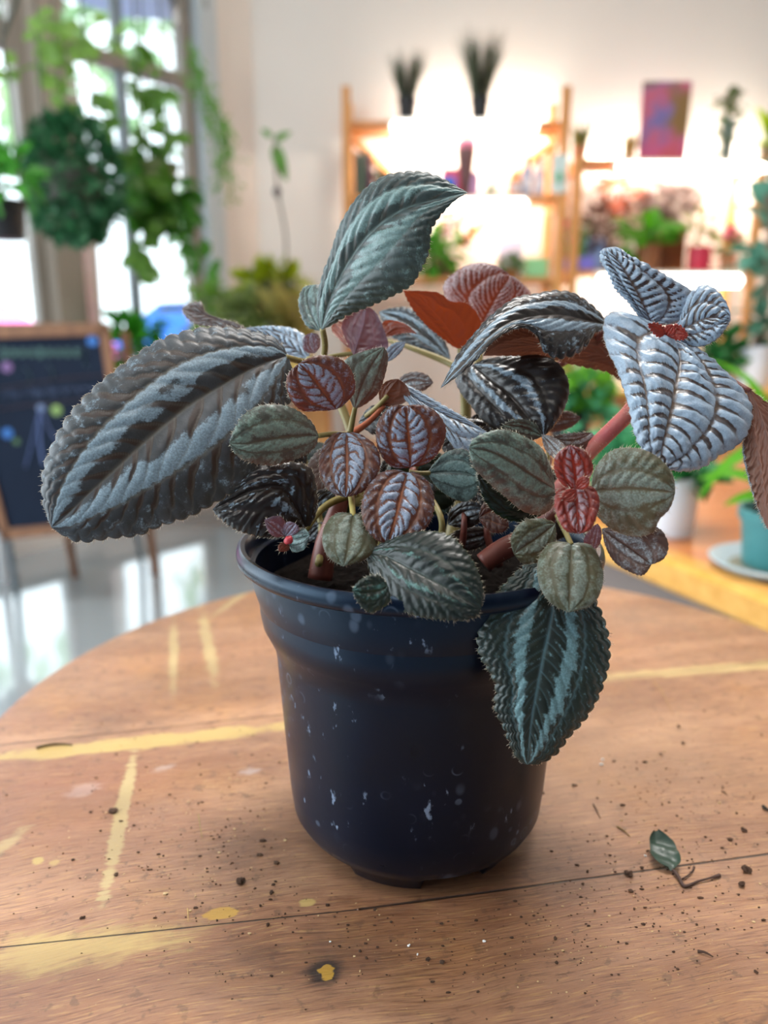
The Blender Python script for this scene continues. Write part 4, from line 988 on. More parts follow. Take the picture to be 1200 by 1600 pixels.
LEAVES = []
def leaf(kind, D, mid, A, B, arch=0, eA=0, eB=0, N=12, amp=.8, teeth=22, tooth=.018, lat=.52, bulge=.12, silver='band', under=False, skew=.30, hair=1.0, seed=None, ns=None, nt=None, dark=.8, sil=1.0, nm='leaf', Dm=None, parent=None, tipcurl=0):
    """D=(base depth, tip depth) cm along the view axis; arch, eA, eB, amp in mm"""
    seed = seed if seed is not None else len(LEAVES)*7+3
    D0, D1 = D[0]/100, D[1]/100
    big = max(abs(mid[-1][0]-mid[0][0]), abs(mid[-1][1]-mid[0][1]))
    ns = ns or int(min(230, max(60, big*.62))); nt = nt or int(min(49, max(21, ns*.24)))*2+1
    S = np.linspace(0, 1, ns); S = S-.035*np.sin(2*math.pi*S)
    def curve(pts, extra):
        q = smooth_path([(float(a), float(b)) for a, b in pts], S)
        ln = np.r_[0, np.cumsum(np.linalg.norm(np.diff(q, axis=0), axis=1))]; s_ = ln/ln[-1]
        # depth follows the position along base->tip
        ax = np.array(mid[-1], float)-np.array(mid[0], float); pr = np.clip(((q-np.array(mid[0]))@ax)/(ax@ax), -.3, 1.2)
        dep = D0+(D1-D0)*pr-arch/1000*4*np.clip(pr, 0, 1)*(1-np.clip(pr, 0, 1))+extra/1000*np.sin(math.pi*s_)**.8+tipcurl/1000*np.clip(pr-.6, 0, 1)**2*6
        return np.array([W(a, b, d) for (a, b), d in zip(q, dep)])
    Mi = curve(mid, 0.0); EA = curve(A, eA); EB = curve(B, eB)
    T = np.linspace(-1, 1, nt)[None, :, None]; a = np.abs(T)
    E = np.where(T < 0, EA[:, None, :], EB[:, None, :]); M_ = Mi[:, None, :]
    # crenate margin
    outv = E-M_; wl = np.linalg.norm(outv, axis=2, keepdims=True)+1e-9
    s3 = S[:, None, None]
    phA = teeth*s3+np.where(T < 0, .0, .37)
    tt = np.abs(np.sin(math.pi*phA))**.6-.55
    L = np.linalg.norm(np.diff(Mi, axis=0), axis=1).sum()
    E = E+outv/wl*tt*tooth*L*.9*np.clip(wl/(.1*L), 0, 1)
    Pn = M_*(1-a)+E*a
    # surface normal of the smooth sheet
    du = np.gradient(Pn, axis=0); dv = np.gradient(Pn, axis=1); nr = np.cross(du, dv); nr /= np.linalg.norm(nr, axis=2, keepdims=True)+1e-12
    sgn = 1.0 if float(np.mean((nr*(CAM-Pn)).sum(2))) > 0 else -1.0
    nr = nr*sgn
    nr = (nr+np.roll(nr, 1, 1)+np.roll(nr, -1, 1)); nr /= np.linalg.norm(nr, axis=2, keepdims=True)+1e-12
    top = nr*(-1 if under else 1)
    wloc = np.minimum(wl, .3*L)
    Pn = Pn+top*bulge*wloc*4*a*(1-a)*1.0
    # quilting between veins
    aa = np.broadcast_to(a[:, :, 0], (ns, nt)); ss = np.broadcast_to(S[:, None], (ns, nt)); TT = np.broadcast_to(T[:, :, 0], (ns, nt))
    jit = (vnoise(ss*9+seed, TT*2+5, seed)-.5)*.95
    latv = lat*(1-.15*ss)
    inner = aa < latv
    ph = np.where(inner, N*(ss-skew*(aa/latv)**1.2*.6), N*1.25*(ss-skew*.6-skew*.5*((aa-latv)/(1-latv))))+jit+np.where(TT < 0, .0, .5)+seed*.13
    fr_ = ph-np.floor(ph)
    pil = np.abs(np.sin(math.pi*fr_))**.7
    win = np.where(inner, np.sin(math.pi*np.clip(aa/latv, 0, 1))**.6, np.sin(math.pi*np.clip((aa-latv)/(1-latv), 0, 1)*.94)**.55)
    body = np.clip(np.sin(math.pi*np.clip(ss*.96+.02, 0, 1)), 0, 1)**.4
    hgt = win*(.35+.65*pil)*body
    sub = vnoise(ss*N*2.6+seed, TT*9, seed+1)
    hgt = hgt+.22*(sub-.5)*win+(.30 if silver == 'full' else .08)*(vnoise(ss*N*4.5, TT*15+seed, seed+8)-.5)*win
    sm = np.clip(wl[:, :, 0]/(.12*L), 0, 1)
    hgt = hgt*sm
    Pn = Pn+top*(hgt*amp*(.75 if silver == 'soft' else 1.5)/1000)[:, :, None]
    # pattern
    nz = vnoise(ss*14+seed, TT*6+3, seed+2); nz2 = vnoise(ss*40, TT*22+seed, seed+3)
    midv = np.exp(-(aa/.022)**2); latl = np.exp(-((aa-latv)/.020)**2)*.7
    d1 = np.where(fr_ < .5, fr_/.34, (1-fr_)/.10); bl_ = np.exp(-d1**2)*(.45+.9*vnoise(ss*N*1.0+seed, TT*3+8, seed+5))*1.15
    secd = np.minimum(fr_, 1-fr_); sec = np.exp(-(secd/.045)**2)*.65*(win > .05)
    vein = np.clip(midv+latl+sec*.8, 0, 1)*body
    rel = aa/latv
    if silver == 'band':
        sv = np.where(inner, np.clip((rel-.12-.75*(nz-.35)*np.clip(1.3-ss*.6, 0, 1))*2.6, 0, 1), 0)*np.clip((1.04-rel)*7, 0, 1)
        blotch = bl_*np.where(inner, np.clip(1.15-rel*1.5, 0, 1)*1.3, np.clip(1.15-(aa-latv)/(1-latv)*1.1, 0, 1))
        sv = sv*(.75+.5*nz)+.40*(~inner)*nz2
    elif silver == 'full':
        sv = np.clip(.62+.6*pil-.25*(nz), 0, 1)*np.clip(win*1.6, 0, 1)
        blotch = bl_*np.where(inner, np.clip(1.45-rel*1.15, 0, 1), np.clip(1.25-(aa-latv)/(1-latv)*1.25, 0, 1))*1.25
        blotch = np.maximum(blotch, np.exp(-((aa-latv)/.035)**2)*.75*nz*1.4)
    elif silver == 'patch':
        e_ = np.clip((win-.25)*1.8, 0, 1)*np.clip(pil*1.5-.1, 0, 1); sv = e_*np.where(inner, .95, .42)*(.55+.6*nz)
        blotch = np.clip(midv*.8+.9*np.exp(-(secd/.09)**2)*np.clip(1-rel*.6, 0, 1)*(nz > .25), 0, 1)*.9
    elif silver == 'soft':
        sv = np.where(inner, np.clip(np.sin(math.pi*np.clip(rel, 0, 1))**.8, 0, 1)*.86, .42)*(.6+.6*nz); blotch = np.exp(-((aa-latv)/.06)**2)*.55+midv*.5
    elif silver == 'streak':
        sv = np.exp(-((rel-.62-.1*(nz-.5))/.16)**2)*(.7+.5*nz)+.42*np.exp(-((fr_-.55)/.16)**2)*(.3+nz)*(win > .3)*.9
        blotch = np.where(inner, np.exp(-((rel-.28)/.16)**2)*.5, .0)
    elif silver == 'fleck':
        sv = np.clip((nz2-.66)*5, 0, 1)*np.clip(nz*2-.6, 0, 1)*1.1+.5*np.exp(-((rel-.55)/.2)**2)*nz; blotch = (1-nz)*.6
    else:
        sv = np.zeros((ns, nt)); blotch = nz*.2
    edge = np.clip((aa-.965)/.03, 0, 1)
    pat = np.stack([np.clip(sv*sil, 0, 1), np.clip(blotch*dark*body, 0, 1), vein, edge], 2).reshape(-1, 4)
    V = Pn.reshape(-1, 3); mb = MB()
    flip = (sgn > 0) ^ under
    idx = np.arange(ns*nt).reshape(ns, nt); q = np.stack([idx[:-1, :-1], idx[1:, :-1], idx[1:, 1:], idx[:-1, 1:]], 2).reshape(-1, 4)
    if not flip: q = q[:, ::-1]
    mb.V = [tuple(v_) for v_ in V]; mb.F = [tuple(int(i) for i in r) for r in q]; mb.M = [0]*len(mb.F); mb.A = pat
    # marginal hairs
    R = random.Random(seed); HV = []; HF = []
    if hair:
        for side, sj in ((0, 1), (nt-1, -1)):
            n = int(min(120, big*.6)*hair*(.6 if silver == 'soft' else 1))
            for _ in range(n):
                i = R.randrange(2, ns-2); p = Pn[i, side]; o_ = Pn[i, side]-Pn[i, side+sj*2]; o_ = o_/(np.linalg.norm(o_)+1e-9)
                tg = Pn[i+1, side]-Pn[i-1, side]; tg = tg/(np.linalg.norm(tg)+1e-9)
                d = o_+tg*R.uniform(-.2, .7)+nr[i, side]*R.uniform(-.6, .6); d /= np.linalg.norm(d); l = R.uniform(.0006, .0017)
                w_ = tg*.00008; w2 = np.cross(d, tg)*.00008; k = len(HV)
                HV += [p-w_, p+w_, p+w2, p+d*l+tg*l*.25]; HF += [(k, k+1, k+3), (k+1, k+2, k+3), (k+2, k, k+3)]
        mb.add(HV, HF, 1)
    o = mb.build(nm, [LM[kind], M_hair], parent or plant, smooth=True)
    LEAVES.append(o); return o

t = NT('pink_hairy_stem'); v = t.obj()
t.put(t.b.inputs['Base Color'], t.mix(t.ramp(t.noise(v, 60, 3), .35, .65), srgb('#b45a5e'), srgb('#c9786c'))); t.b.inputs['Roughness'].default_value = .45
t.bump(t.noise(v, 900, 3), .4, .0006); t.b.inputs['Subsurface Weight'].default_value = .25; t.b.inputs['Subsurface Radius'].default_value = (.004, .001, .001); t.b.inputs['Subsurface Scale'].default_value = 1
M_pink = t.m
M_rstem = plain('#7a4034', .45, .3, 60, name='red_brown_stem')
M_gstem = plain('#887a46', .45, .35, 90, name='olive_green_petiole')
def stem(nm, pts, r, mat, parent=None, hair=0, n=10, seed=1):
    """pts: (x, y, depth cm); r in mm"""
    P_ = [W(x, y, d/100) for x, y, d in pts]; rr = [q/1000 for q in r] if hasattr(r, '__len__') else r/1000
    mb = MB().tube(P_, rr, n, k=max(8, len(pts)*6))
    if hair:
        Sp = smooth_path(P_, 60) if len(P_) > 2 else np.linspace(P_[0], P_[1], 60); R = random.Random(seed)
        for _ in range(hair):
            i = R.randrange(1, 59); tg = Sp[min(59, i+1)]-Sp[i-1]; tg /= np.linalg.norm(tg)
            u = np.cross(tg, [R.gauss(0, 1), R.gauss(0, 1), R.gauss(0, 1)]); u /= np.linalg.norm(u); w_ = np.cross(u, tg)*.00007
            f = i/59; r0 = np.interp(f, np.linspace(0, 1, len(rr)), rr) if hasattr(rr, '__len__') else rr
            p = Sp[i]+u*r0*.95; mb.add([p-w_, p+w_, p+tg*.0001, p+u*R.uniform(.0007, .0016)], [(0, 1, 3), (1, 2, 3), (2, 0, 3)], 1)
    return mb.build(nm, [mat, M_hair], parent or plant, smooth=True)

# ---- large leaves
l = leaf('band', (29.5, 26.5), [(449, 556), (400, 573), (340, 606), (292, 636), (238, 680), (178, 735), (139, 771), (100, 808), (80, 824)],
     [(449, 556), (440, 538), (422, 526), (400, 520), (358, 512), (310, 514), (256, 529), (220, 550), (169, 588), (133, 621), (104, 655), (80, 700), (68, 735), (67, 780), (74, 808), (80, 824)],
     [(449, 556), (456, 575), (456, 605), (450, 640), (437, 680), (415, 722), (375, 762), (328, 790), (298, 806), (250, 822), (215, 836), (175, 840), (124, 846), (98, 836), (80, 824)],
     arch=4, eA=5, eB=4, N=12, amp=.5, teeth=25, tooth=.014, lat=.53, bulge=.12, dark=1.1, hair=1.3)
stem('petiole', [(512, 566, 31.5), (480, 566, 30.6), (446, 558, 29.5)], [1.1, 1.3, 1.2], M_gstem, l, 20)
l = leaf('top', (30.5, 27.5), [(502, 516), (512, 480), (524, 450), (545, 410), (572, 372), (602, 345), (635, 326), (668, 316), (700, 308), (731, 301)],
     [(502, 516), (496, 480), (506, 429), (519, 398), (531, 359), (550, 322), (576, 292), (604, 275), (636, 269), (664, 270), (692, 280), (713, 291), (731, 301)],
     [(502, 516), (520, 507), (545, 492), (580, 478), (615, 462), (643, 446), (662, 415), (671, 392), (674, 362), (684, 343), (702, 322), (716, 310), (731, 301)],
     arch=5, eA=9, eB=-3, N=12, amp=.85, tooth=.014, teeth=27, lat=.50, bulge=.16, dark=.85, silver='band', hair=1.2, sil=1.1)
stem('petiole', [(505, 560, 31.5), (508, 540, 31), (504, 514, 30.5)], [1.4, 1.3, 1.2], M_gstem, l, 14)
leaf('top', (30.8, 31.5), [(500, 517), (486, 490), (480, 462), (488, 445)], [(500, 517), (480, 510), (469, 488), (467, 468), (474, 450), (488, 445)], [(500, 517), (510, 490), (510, 460), (503, 447), (488, 445)], N=6, amp=.5, teeth=10, silver='soft', tooth=.02)
# arching dark leaf at the right with a drooping tip
l = leaf('black', (30.5, 27.5), [(952, 508), (915, 500), (880, 492), (835, 494), (795, 505), (755, 535), (722, 570), (688, 607)],
     [(952, 508), (940, 492), (920, 474), (896, 459), (869, 455), (837, 460), (805, 467), (768, 494), (747, 517), (717, 552), (700, 583), (688, 607)],
     [(952, 508), (941, 515), (928, 522), (917, 538), (896, 555), (869, 560), (848, 548), (838, 526), (821, 514), (800, 516), (773, 532), (741, 566), (712, 590), (688, 607)],
     arch=5, eA=10, eB=-2, N=14, amp=.6, teeth=22, lat=.45, bulge=.10, silver='band', sil=1.25, dark=.7, hair=1.2)
l = leaf('brown', (31.5, 29), [(965, 560), (900, 548), (840, 540), (790, 545), (755, 556)], [(965, 545), (940, 515), (895, 512), (850, 512), (800, 515), (770, 532), (755, 556)],
     [(975, 600), (950, 582), (920, 575), (880, 566), (853, 559), (800, 556), (755, 556)], under=True, arch=-2, eA=-2, eB=5, N=12, amp=.4, teeth=18, silver='none', bulge=-.08, hair=1.2)
# glossy dark leaf below it
leaf('black', (31, 29.5), [(738, 570), (770, 596), (800, 622), (828, 655), (849, 682)],
     [(738, 570), (765, 561), (800, 556), (835, 555), (866, 563), (884, 585), (889, 612), (880, 642), (864, 668), (849, 682)],
     [(738, 570), (722, 576), (712, 592), (719, 612), (735, 633), (752, 655), (772, 671), (800, 678), (828, 683), (849, 682)],
     arch=3, eA=3, eB=3, N=11, amp=1.0, teeth=22, silver='streak', bulge=.16, tooth=.014, sil=.85)
# silver puckered pair at the right
l = leaf('pucker', (29.0, 26.5), [(1047, 529), (1060, 550), (1061, 577), (1055, 606), (1050, 635), (1042, 666), (1034, 700), (1031, 731)],
     [(1047, 529), (1030, 522), (1002, 503), (973, 490), (951, 492), (942, 510), (945, 541), (963, 581), (980, 632), (991, 680), (1009, 715), (1031, 731)],
     [(1047, 529), (1062, 532), (1081, 544), (1109, 564), (1132, 584), (1157, 609), (1172, 635), (1173, 657), (1164, 682), (1143, 702), (1123, 712), (1098, 730), (1066, 737), (1031, 731)],
     arch=6, eA=3, eB=6, N=13, amp=1.7, teeth=24, lat=.55, bulge=.10, silver='full', skew=.15, tooth=.016, dark=.9)
l = leaf('pucker', (29.3, 29.5), [(1018, 506), (1006, 480), (992, 452), (976, 425), (962, 403), (948, 387)],
     [(1018, 506), (1000, 496), (980, 472), (960, 452), (948, 425), (938, 408), (939, 393), (948, 387)],
     [(1018, 506), (1045, 508), (1072, 498), (1088, 478), (1080, 456), (1058, 442), (1035, 430), (1008, 416), (985, 404), (965, 389), (948, 387)],
     arch=3, eA=2, eB=3, N=13, amp=1.5, teeth=20, lat=.5, bulge=.12, silver='full', skew=.22, dark=.9)
l = leaf('pucker', (29.2, 28.3), [(1046, 522), (1075, 512), (1100, 500), (1122, 498), (1142, 500)],
     [(1046, 522), (1068, 500), (1074, 475), (1082, 455), (1101, 446), (1120, 455), (1134, 474), (1142, 500)],
     [(1046, 522), (1058, 533), (1080, 541), (1100, 541), (1122, 529), (1142, 500)],
     arch=1, eA=5, eB=-2, N=9, amp=1.1, teeth=14, lat=.5, bulge=.15, silver='full', dark=1.1, sil=.8)
for k, (m, A_, B_) in enumerate((([(1044, 524), (1030, 515), (1012, 506)], [(1044, 524), (1038, 512), (1026, 505), (1012, 506)], [(1044, 524), (1030, 527), (1018, 518), (1012, 506)]),
                  ([(1040, 525), (1056, 515), (1076, 525)], [(1040, 525), (1045, 510), (1062, 508), (1076, 525)], [(1040, 525), (1052, 530), (1066, 531), (1076, 525)]),
                  ([(1040, 526), (1044, 518), (1052, 508)], [(1040, 526), (1036, 516), (1042, 508), (1052, 508)], [(1040, 526), (1052, 524), (1056, 516), (1052, 508)]))):
    leaf('bud', (28.6, 28.3), m, A_, B_, N=3, amp=.3, teeth=7, tooth=.09, silver='none', hair=.6, nm='bud_leaf')
# drooping brown leaf at the right edge
leaf('brown', (28, 26), [(1168, 606), (1190, 650), (1205, 700), (1210, 760), (1200, 828)], [(1168, 606), (1190, 622), (1215, 645), (1238, 700), (1232, 770), (1200, 828)],
     [(1168, 606), (1166, 640), (1163, 680), (1170, 735), (1183, 785), (1200, 828)], under=True, arch=2, eA=4, eB=4, N=10, amp=.5, teeth=16, silver='none', hair=1.2, bulge=.05)
leaf('pucker', (27.8, 26.2), [(1166, 672), (1170, 720), (1180, 765), (1198, 826)], [(1166, 672), (1180, 700), (1188, 740), (1198, 826)], [(1166, 672), (1160, 700), (1168, 745), (1182, 790), (1198, 826)], N=8, amp=.5, teeth=10, silver='full', hair=1, dark=1.2, sil=.5)
# rust coloured leaves at the back
leaf('rust', (33, 32), [(716, 545), (700, 515), (675, 485), (652, 465), (630, 454)], [(716, 545), (742, 535), (752, 512), (744, 488), (728, 474), (704, 471), (686, 458), (660, 455), (630, 454)],
     [(716, 545), (706, 540), (693, 530), (667, 509), (643, 480), (630, 454)], under=True, arch=1, eA=-3, eB=2, N=9, amp=.5, teeth=14, silver='none', bulge=-.1)
leaf('rust', (35, 34.5), [(748, 515), (762, 488), (776, 462), (797, 430)], [(748, 515), (722, 500), (702, 475), (692, 449), (704, 431), (728, 416), (752, 411), (775, 416), (797, 430)],
     [(748, 515), (775, 508), (805, 492), (828, 475), (829, 460), (815, 443), (797, 430)], arch=2, eA=2, eB=2, N=12, amp=1.2, teeth=18, silver='full', skew=.5, dark=1.1, sil=.85)
leaf('lilac', (31.6, 32.5), [(553, 556), (560, 530), (568, 505), (572, 478)], [(553, 556), (540, 530), (534, 508), (545, 488), (560, 477), (572, 478)], [(553, 556), (580, 550), (606, 543), (600, 515), (587, 488), (572, 478)],
     under=True, N=6, amp=.3, teeth=10, silver='none', tooth=.012)
leaf('rust', (32, 33), [(545, 545), (535, 520), (522, 503)], [(545, 545), (542, 520), (535, 503), (522, 503)], [(545, 545), (530, 530), (518, 515), (522, 503)], under=True, N=4, amp=.3, teeth=6, silver='none')
leaf('rust', (33, 32), [(598, 528), (620, 512), (652, 522)], [(598, 528), (597, 505), (607, 500), (632, 506), (652, 522)], [(598, 528), (615, 524), (635, 520), (652, 522)], under=True, N=4, amp=.3, teeth=8, silver='none')
leaf('band', (34.5, 36), [(704, 562), (672, 530), (640, 505), (592, 487)], [(704, 562), (700, 545), (686, 518), (664, 494), (636, 481), (610, 482), (592, 487)], [(704, 562), (670, 550), (630, 536), (606, 520), (592, 487)], N=10, amp=.8, teeth=14, silver='band', sil=1.1)
stem('petiole', [(716, 575, 33.5), (690, 562, 34), (640, 543, 34.5), (606, 532, 35)], [1.6, 1.5, 1.2, .8], M_gstem, LEAVES[-1], 16)
leaf('pucker', (32, 31), [(604, 566), (618, 548), (634, 534)], [(604, 566), (603, 548), (616, 536), (634, 534)], [(604, 566), (616, 560), (628, 548), (634, 534)], N=4, amp=.3, teeth=6, silver='soft')
# back left leaves
leaf('pucker', (32.5, 34), [(482, 560), (450, 540), (415, 524), (372, 514)], [(482, 560), (485, 535), (462, 515), (430, 510), (400, 511), (372, 514)], [(482, 560), (450, 560), (410, 550), (372, 514)], N=9, amp=.9, teeth=12, silver='full', dark=.8)
leaf('brown', (33, 34.5), [(392, 520), (360, 508), (325, 494), (284, 482)], [(392, 520), (370, 505), (345, 498), (322, 488), (315, 473), (298, 474), (284, 482)], [(392, 520), (365, 520), (335, 512), (305, 506), (290, 494), (284, 482)], N=9, amp=.9, teeth=14, silver='full', sil=.35, dark=1, hair=2.2)
# ---- left rosette
l = leaf('green', (27.5, 26.2), [(498, 681), (470, 681), (430, 685), (387, 693), (358, 692)], [(498, 681), (487, 660), (467, 643), (440, 633), (403, 635), (377, 653), (358, 692)], [(498, 681), (490, 700), (463, 717), (430, 726), (397, 724), (370, 711), (358, 692)],
     arch=2, eA=2, eB=2, N=9, amp=.6, teeth=18, silver='soft', lat=.55, sil=1.1)
stem('petiole', [(540, 678, 29.5), (520, 678, 28.3), (497, 681, 27.5)], [1.0, 1.0, .9], M_gstem, l)
leaf('young', (28.3, 27.3), [(525, 640), (505, 612), (487, 588), (467, 568)], [(525, 640), (500, 641), (472, 641), (457, 628), (448, 605), (450, 585), (467, 568)], [(525, 640), (543, 626), (554, 610), (550, 582), (532, 561), (504, 555), (484, 559), (467, 568)],
     arch=1.5, eA=1, eB=1, N=8, amp=.9, teeth=18, silver='patch', lat=.6)
l = leaf('green', (29, 28.3), [(554, 640), (562, 612), (577, 578), (600, 542)], [(554, 640), (542, 612), (534, 580), (542, 560), (572, 548), (600, 542)], [(554, 640), (576, 628), (592, 612), (603, 580), (606, 555), (600, 542)],
     arch=1, eA=1, eB=2, N=8, amp=.6, teeth=12, silver='soft', lat=.6, tooth=.01)
stem('petiole', [(547, 676, 29.5), (551, 655, 29.3), (555, 636, 29)], [1.2, 1.1, .9], M_gstem, l)
leaf('young', (28, 26.8), [(541, 676), (542, 705), (542, 740), (540, 777)], [(541, 676), (518, 682), (502, 705), (500, 740), (514, 766), (540, 777)], [(541, 676), (566, 682), (588, 700), (594, 728), (580, 758), (562, 771), (540, 777)],
     arch=2, eA=2, eB=2, N=8, amp=1.0, teeth=18, silver='patch', lat=.6)
leaf('young', (27.8, 27.4), [(641, 730), (640, 700), (637, 668), (634, 634)], [(641, 730), (612, 728), (592, 704), (588, 670), (600, 645), (616, 634), (634, 634)], [(641, 730), (672, 720), (692, 693), (696, 668), (683, 646), (662, 634), (634, 634)],
     arch=1.5, eA=2, eB=2, N=8, amp=1.0, teeth=18, silver='patch', lat=.6)
leaf('young', (27.3, 26.2), [(636, 738), (628, 770), (618, 810), (606, 850)], [(636, 738), (600, 738), (577, 757), (565, 790), (570, 822), (586, 842), (606, 850)], [(636, 738), (656, 743), (673, 762), (678, 793), (667, 823), (640, 846), (606, 850)],
     arch=2, eA=2, eB=2, N=8, amp=1.2, teeth=20, silver='patch', lat=.6)
l = leaf('olive', (26.8, 25.8), [(552, 803), (549, 825), (544, 855), (537, 885)], [(552, 803), (525, 803), (507, 823), (504, 850), (515, 872), (537, 885)], [(552, 803), (572, 805), (588, 822), (590, 850), (572, 873), (537, 885)],
     arch=1.5, eA=1.5, eB=1.5, N=6, amp=.5, teeth=20, silver='soft', lat=.6, tooth=.008)
stem('petiole', [(548, 770, 27.9), (550, 788, 27.2), (552, 808, 26.8)], [1.2, 1.1, 1.0], plain('#b8a860', .45, .15, 60), l)
l = leaf('top', (28.2, 28), [(668, 739), (700, 738), (728, 740), (751, 748)], [(668, 739), (680, 722), (700, 705), (725, 702), (742, 718), (751, 748)], [(668, 739), (680, 758), (700, 775), (726, 784), (745, 772), (751, 748)],
     arch=1, eA=1, eB=1, N=6, amp=.5, teeth=14, silver='soft', lat=.6, sil=1.3, tooth=.008)
stem('petiole', [(640, 737, 28), (655, 739, 28.1), (672, 739, 28.2)], [.8, .8, .8], M_gstem, l)
# folded silver leaf behind, tiny striped leaf
leaf('brown', (30, 29.5), [(596, 634), (604, 615), (622, 592)], [(596, 634), (592, 612), (602, 597), (622, 592)], [(596, 634), (620, 634), (640, 622), (636, 604), (622, 592)], under=True, N=5, amp=.3, teeth=8, silver='none')
leaf('pucker', (30, 28.8), [(618, 594), (650, 622), (700, 650), (762, 676)], [(618, 594), (645, 606), (684, 628), (725, 652), (762, 676)], [(618, 594), (636, 628), (664, 650), (694, 678), (716, 706), (740, 712), (762, 676)], N=10, amp=.8, teeth=14, silver='full', dark=.7)
leaf('brown', (32, 31), [(622, 604), (645, 594), (677, 598)], [(622, 604), (628, 588), (650, 581), (668, 586), (677, 598)], [(622, 604), (640, 614), (660, 612), (677, 598)], N=5, amp=.8, teeth=8, silver='soft', sil=.8)
# dark lower left leaf
leaf('black', (29, 28.2), [(479, 830), (462, 790), (440, 762), (400, 765), (365, 780), (332, 796)], [(479, 830), (494, 800), (494, 765), (485, 733), (453, 721), (410, 726), (372, 756), (345, 782), (332, 796)], [(479, 830), (445, 838), (405, 838), (368, 827), (342, 808), (332, 796)],
     arch=2, eA=2, eB=-2, N=9, amp=.9, teeth=18, silver='fleck', bulge=.12, dark=.4)
# seedling
for (m, A_, B_, kd) in (([(445, 838), (430, 824), (413, 812)], [(445, 838), (448, 820), (436, 806), (413, 812)], [(445, 838), (428, 838), (418, 828), (413, 812)], 'lilac'),
                    ([(446, 838), (456, 825), (462, 818)], [(446, 838), (442, 824), (450, 815), (462, 818)], [(446, 838), (460, 836), (468, 826), (462, 818)], 'lilac'),
                    ([(448, 842), (466, 842), (484, 836)], [(448, 842), (458, 828), (476, 826), (484, 836)], [(448, 842), (458, 862), (476, 858), (484, 836)], 'top'),
                    ([(450, 848), (446, 855), (436, 862)], [(450, 848), (440, 848), (434, 854), (436, 862)], [(450, 848), (452, 858), (446, 862), (436, 862)], 'young')):
    leaf(kd, (27.6, 27.0), m, A_, B_, N=4, amp=.3, teeth=7, silver='soft' if kd != 'young' else 'none', nm='seedling_leaf')
stem('seedling_bud', [(448, 846, 26.9), (453, 842, 26.7), (454, 838, 26.8)], [1.2, 1.6, .4], plain('#b83a44', .3, .2, 60))
# ---- right rosette
leaf('dark', (27.6, 27), [(862, 782), (830, 790), (790, 780), (745, 735)], [(862, 782), (825, 750), (780, 720), (745, 735)], [(862, 782), (840, 808), (810, 815), (780, 806), (755, 778), (745, 735)], N=8, amp=.6, teeth=14, silver='fleck', sil=.5)
leaf('green', (26.6, 25.6), [(867, 765), (835, 745), (800, 722), (765, 705), (733, 700)], [(867, 765), (862, 735), (845, 699), (816, 681), (787, 671), (757, 677), (738, 688), (733, 700)], [(867, 765), (864, 790), (845, 804), (816, 798), (794, 780), (761, 752), (739, 728), (733, 700)],
     arch=2, eA=2, eB=2, N=9, amp=1.0, teeth=20, silver='soft', lat=.5, sil=1.25, tooth=.01)
leaf('brown', (26.8, 26), [(940, 826), (965, 843), (990, 860), (1018, 882)], [(940, 826), (965, 822), (1000, 822), (1030, 826), (1044, 850), (1038, 872), (1018, 882)], [(940, 826), (948, 858), (962, 880), (985, 894), (1004, 899), (1018, 882)], N=8, amp=.9, teeth=20, silver='soft', sil=.75, tooth=.02)
leaf('olive', (26.3, 25.2), [(924, 767), (955, 765), (990, 763), (1025, 766), (1055, 770)], [(924, 767), (930, 732), (950, 708), (970, 700), (1003, 702), (1032, 718), (1051, 743), (1055, 770)], [(924, 767), (930, 800), (955, 826), (990, 838), (1020, 832), (1030, 812), (1046, 795), (1055, 770)],
     arch=2, eA=2, eB=2, N=9, amp=.9, teeth=20, silver='soft', lat=.5, sil=1.15, tooth=.012)
leaf('bud', (25.8, 25.2), [(899, 768), (897, 740), (894, 718), (890, 695)], [(899, 768), (878, 756), (866, 735), (868, 712), (890, 695)], [(899, 768), (918, 750), (926, 730), (915, 706), (890, 695)], N=6, amp=.9, teeth=14, silver='patch', lat=.6, sil=.9)
leaf('bud', (25.6, 25.0), [(899, 762), (900, 785), (902, 808), (904, 834)], [(899, 762), (872, 766), (866, 786), (872, 812), (884, 830), (904, 834)], [(899, 762), (926, 762), (936, 782), (932, 806), (922, 828), (904, 834)], N=6, amp=1.0, teeth=16, silver='patch', lat=.6, sil=.8)
leaf('bud', (25.2, 24.8), [(900, 764), (910, 752), (921, 748)], [(900, 764), (902, 750), (912, 744), (921, 748)], [(900, 764), (912, 764), (920, 758), (921, 748)], N=3, amp=.3, teeth=6, silver='none', nm='bud_leaf')
leaf('bud', (25.2, 24.8), [(900, 766), (890, 776), (878, 780)], [(900, 766), (888, 764), (878, 770), (878, 780)], [(900, 766), (900, 778), (890, 785), (878, 780)], N=3, amp=.3, teeth=6, silver='none', nm='bud_leaf')
l = leaf('olive', (26.2, 24.8), [(893, 849), (892, 880), (890, 915), (889, 957)], [(893, 849), (860, 849), (841, 874), (842, 912), (858, 940), (889, 957)], [(893, 849), (922, 852), (939, 879), (942, 910), (928, 942), (889, 957)],
     arch=1.5, eA=2, eB=2, N=6, amp=.6, teeth=22, silver='soft', lat=.6, sil=1.1, tooth=.006)
stem('petiole', [(872, 805, 27), (882, 828, 26.6), (893, 852, 26.2)], [1.3, 1.0, .9], M_gstem, l)
leaf('olive', (26.9, 26.4), [(868, 818), (845, 836), (822, 852), (803, 866)], [(868, 818), (845, 810), (815, 816), (798, 840), (803, 866)], [(868, 818), (868, 850), (855, 885), (822, 884), (803, 866)], N=6, amp=.6, teeth=16, silver='soft', sil=1.1, tooth=.01)
leaf('lilac', (27.5, 27), [(925, 862), (930, 842), (934, 818)], [(925, 862), (912, 848), (920, 828), (934, 818)], [(925, 862), (937, 850), (940, 830), (934, 818)], N=4, amp=.2, teeth=6, silver='soft')
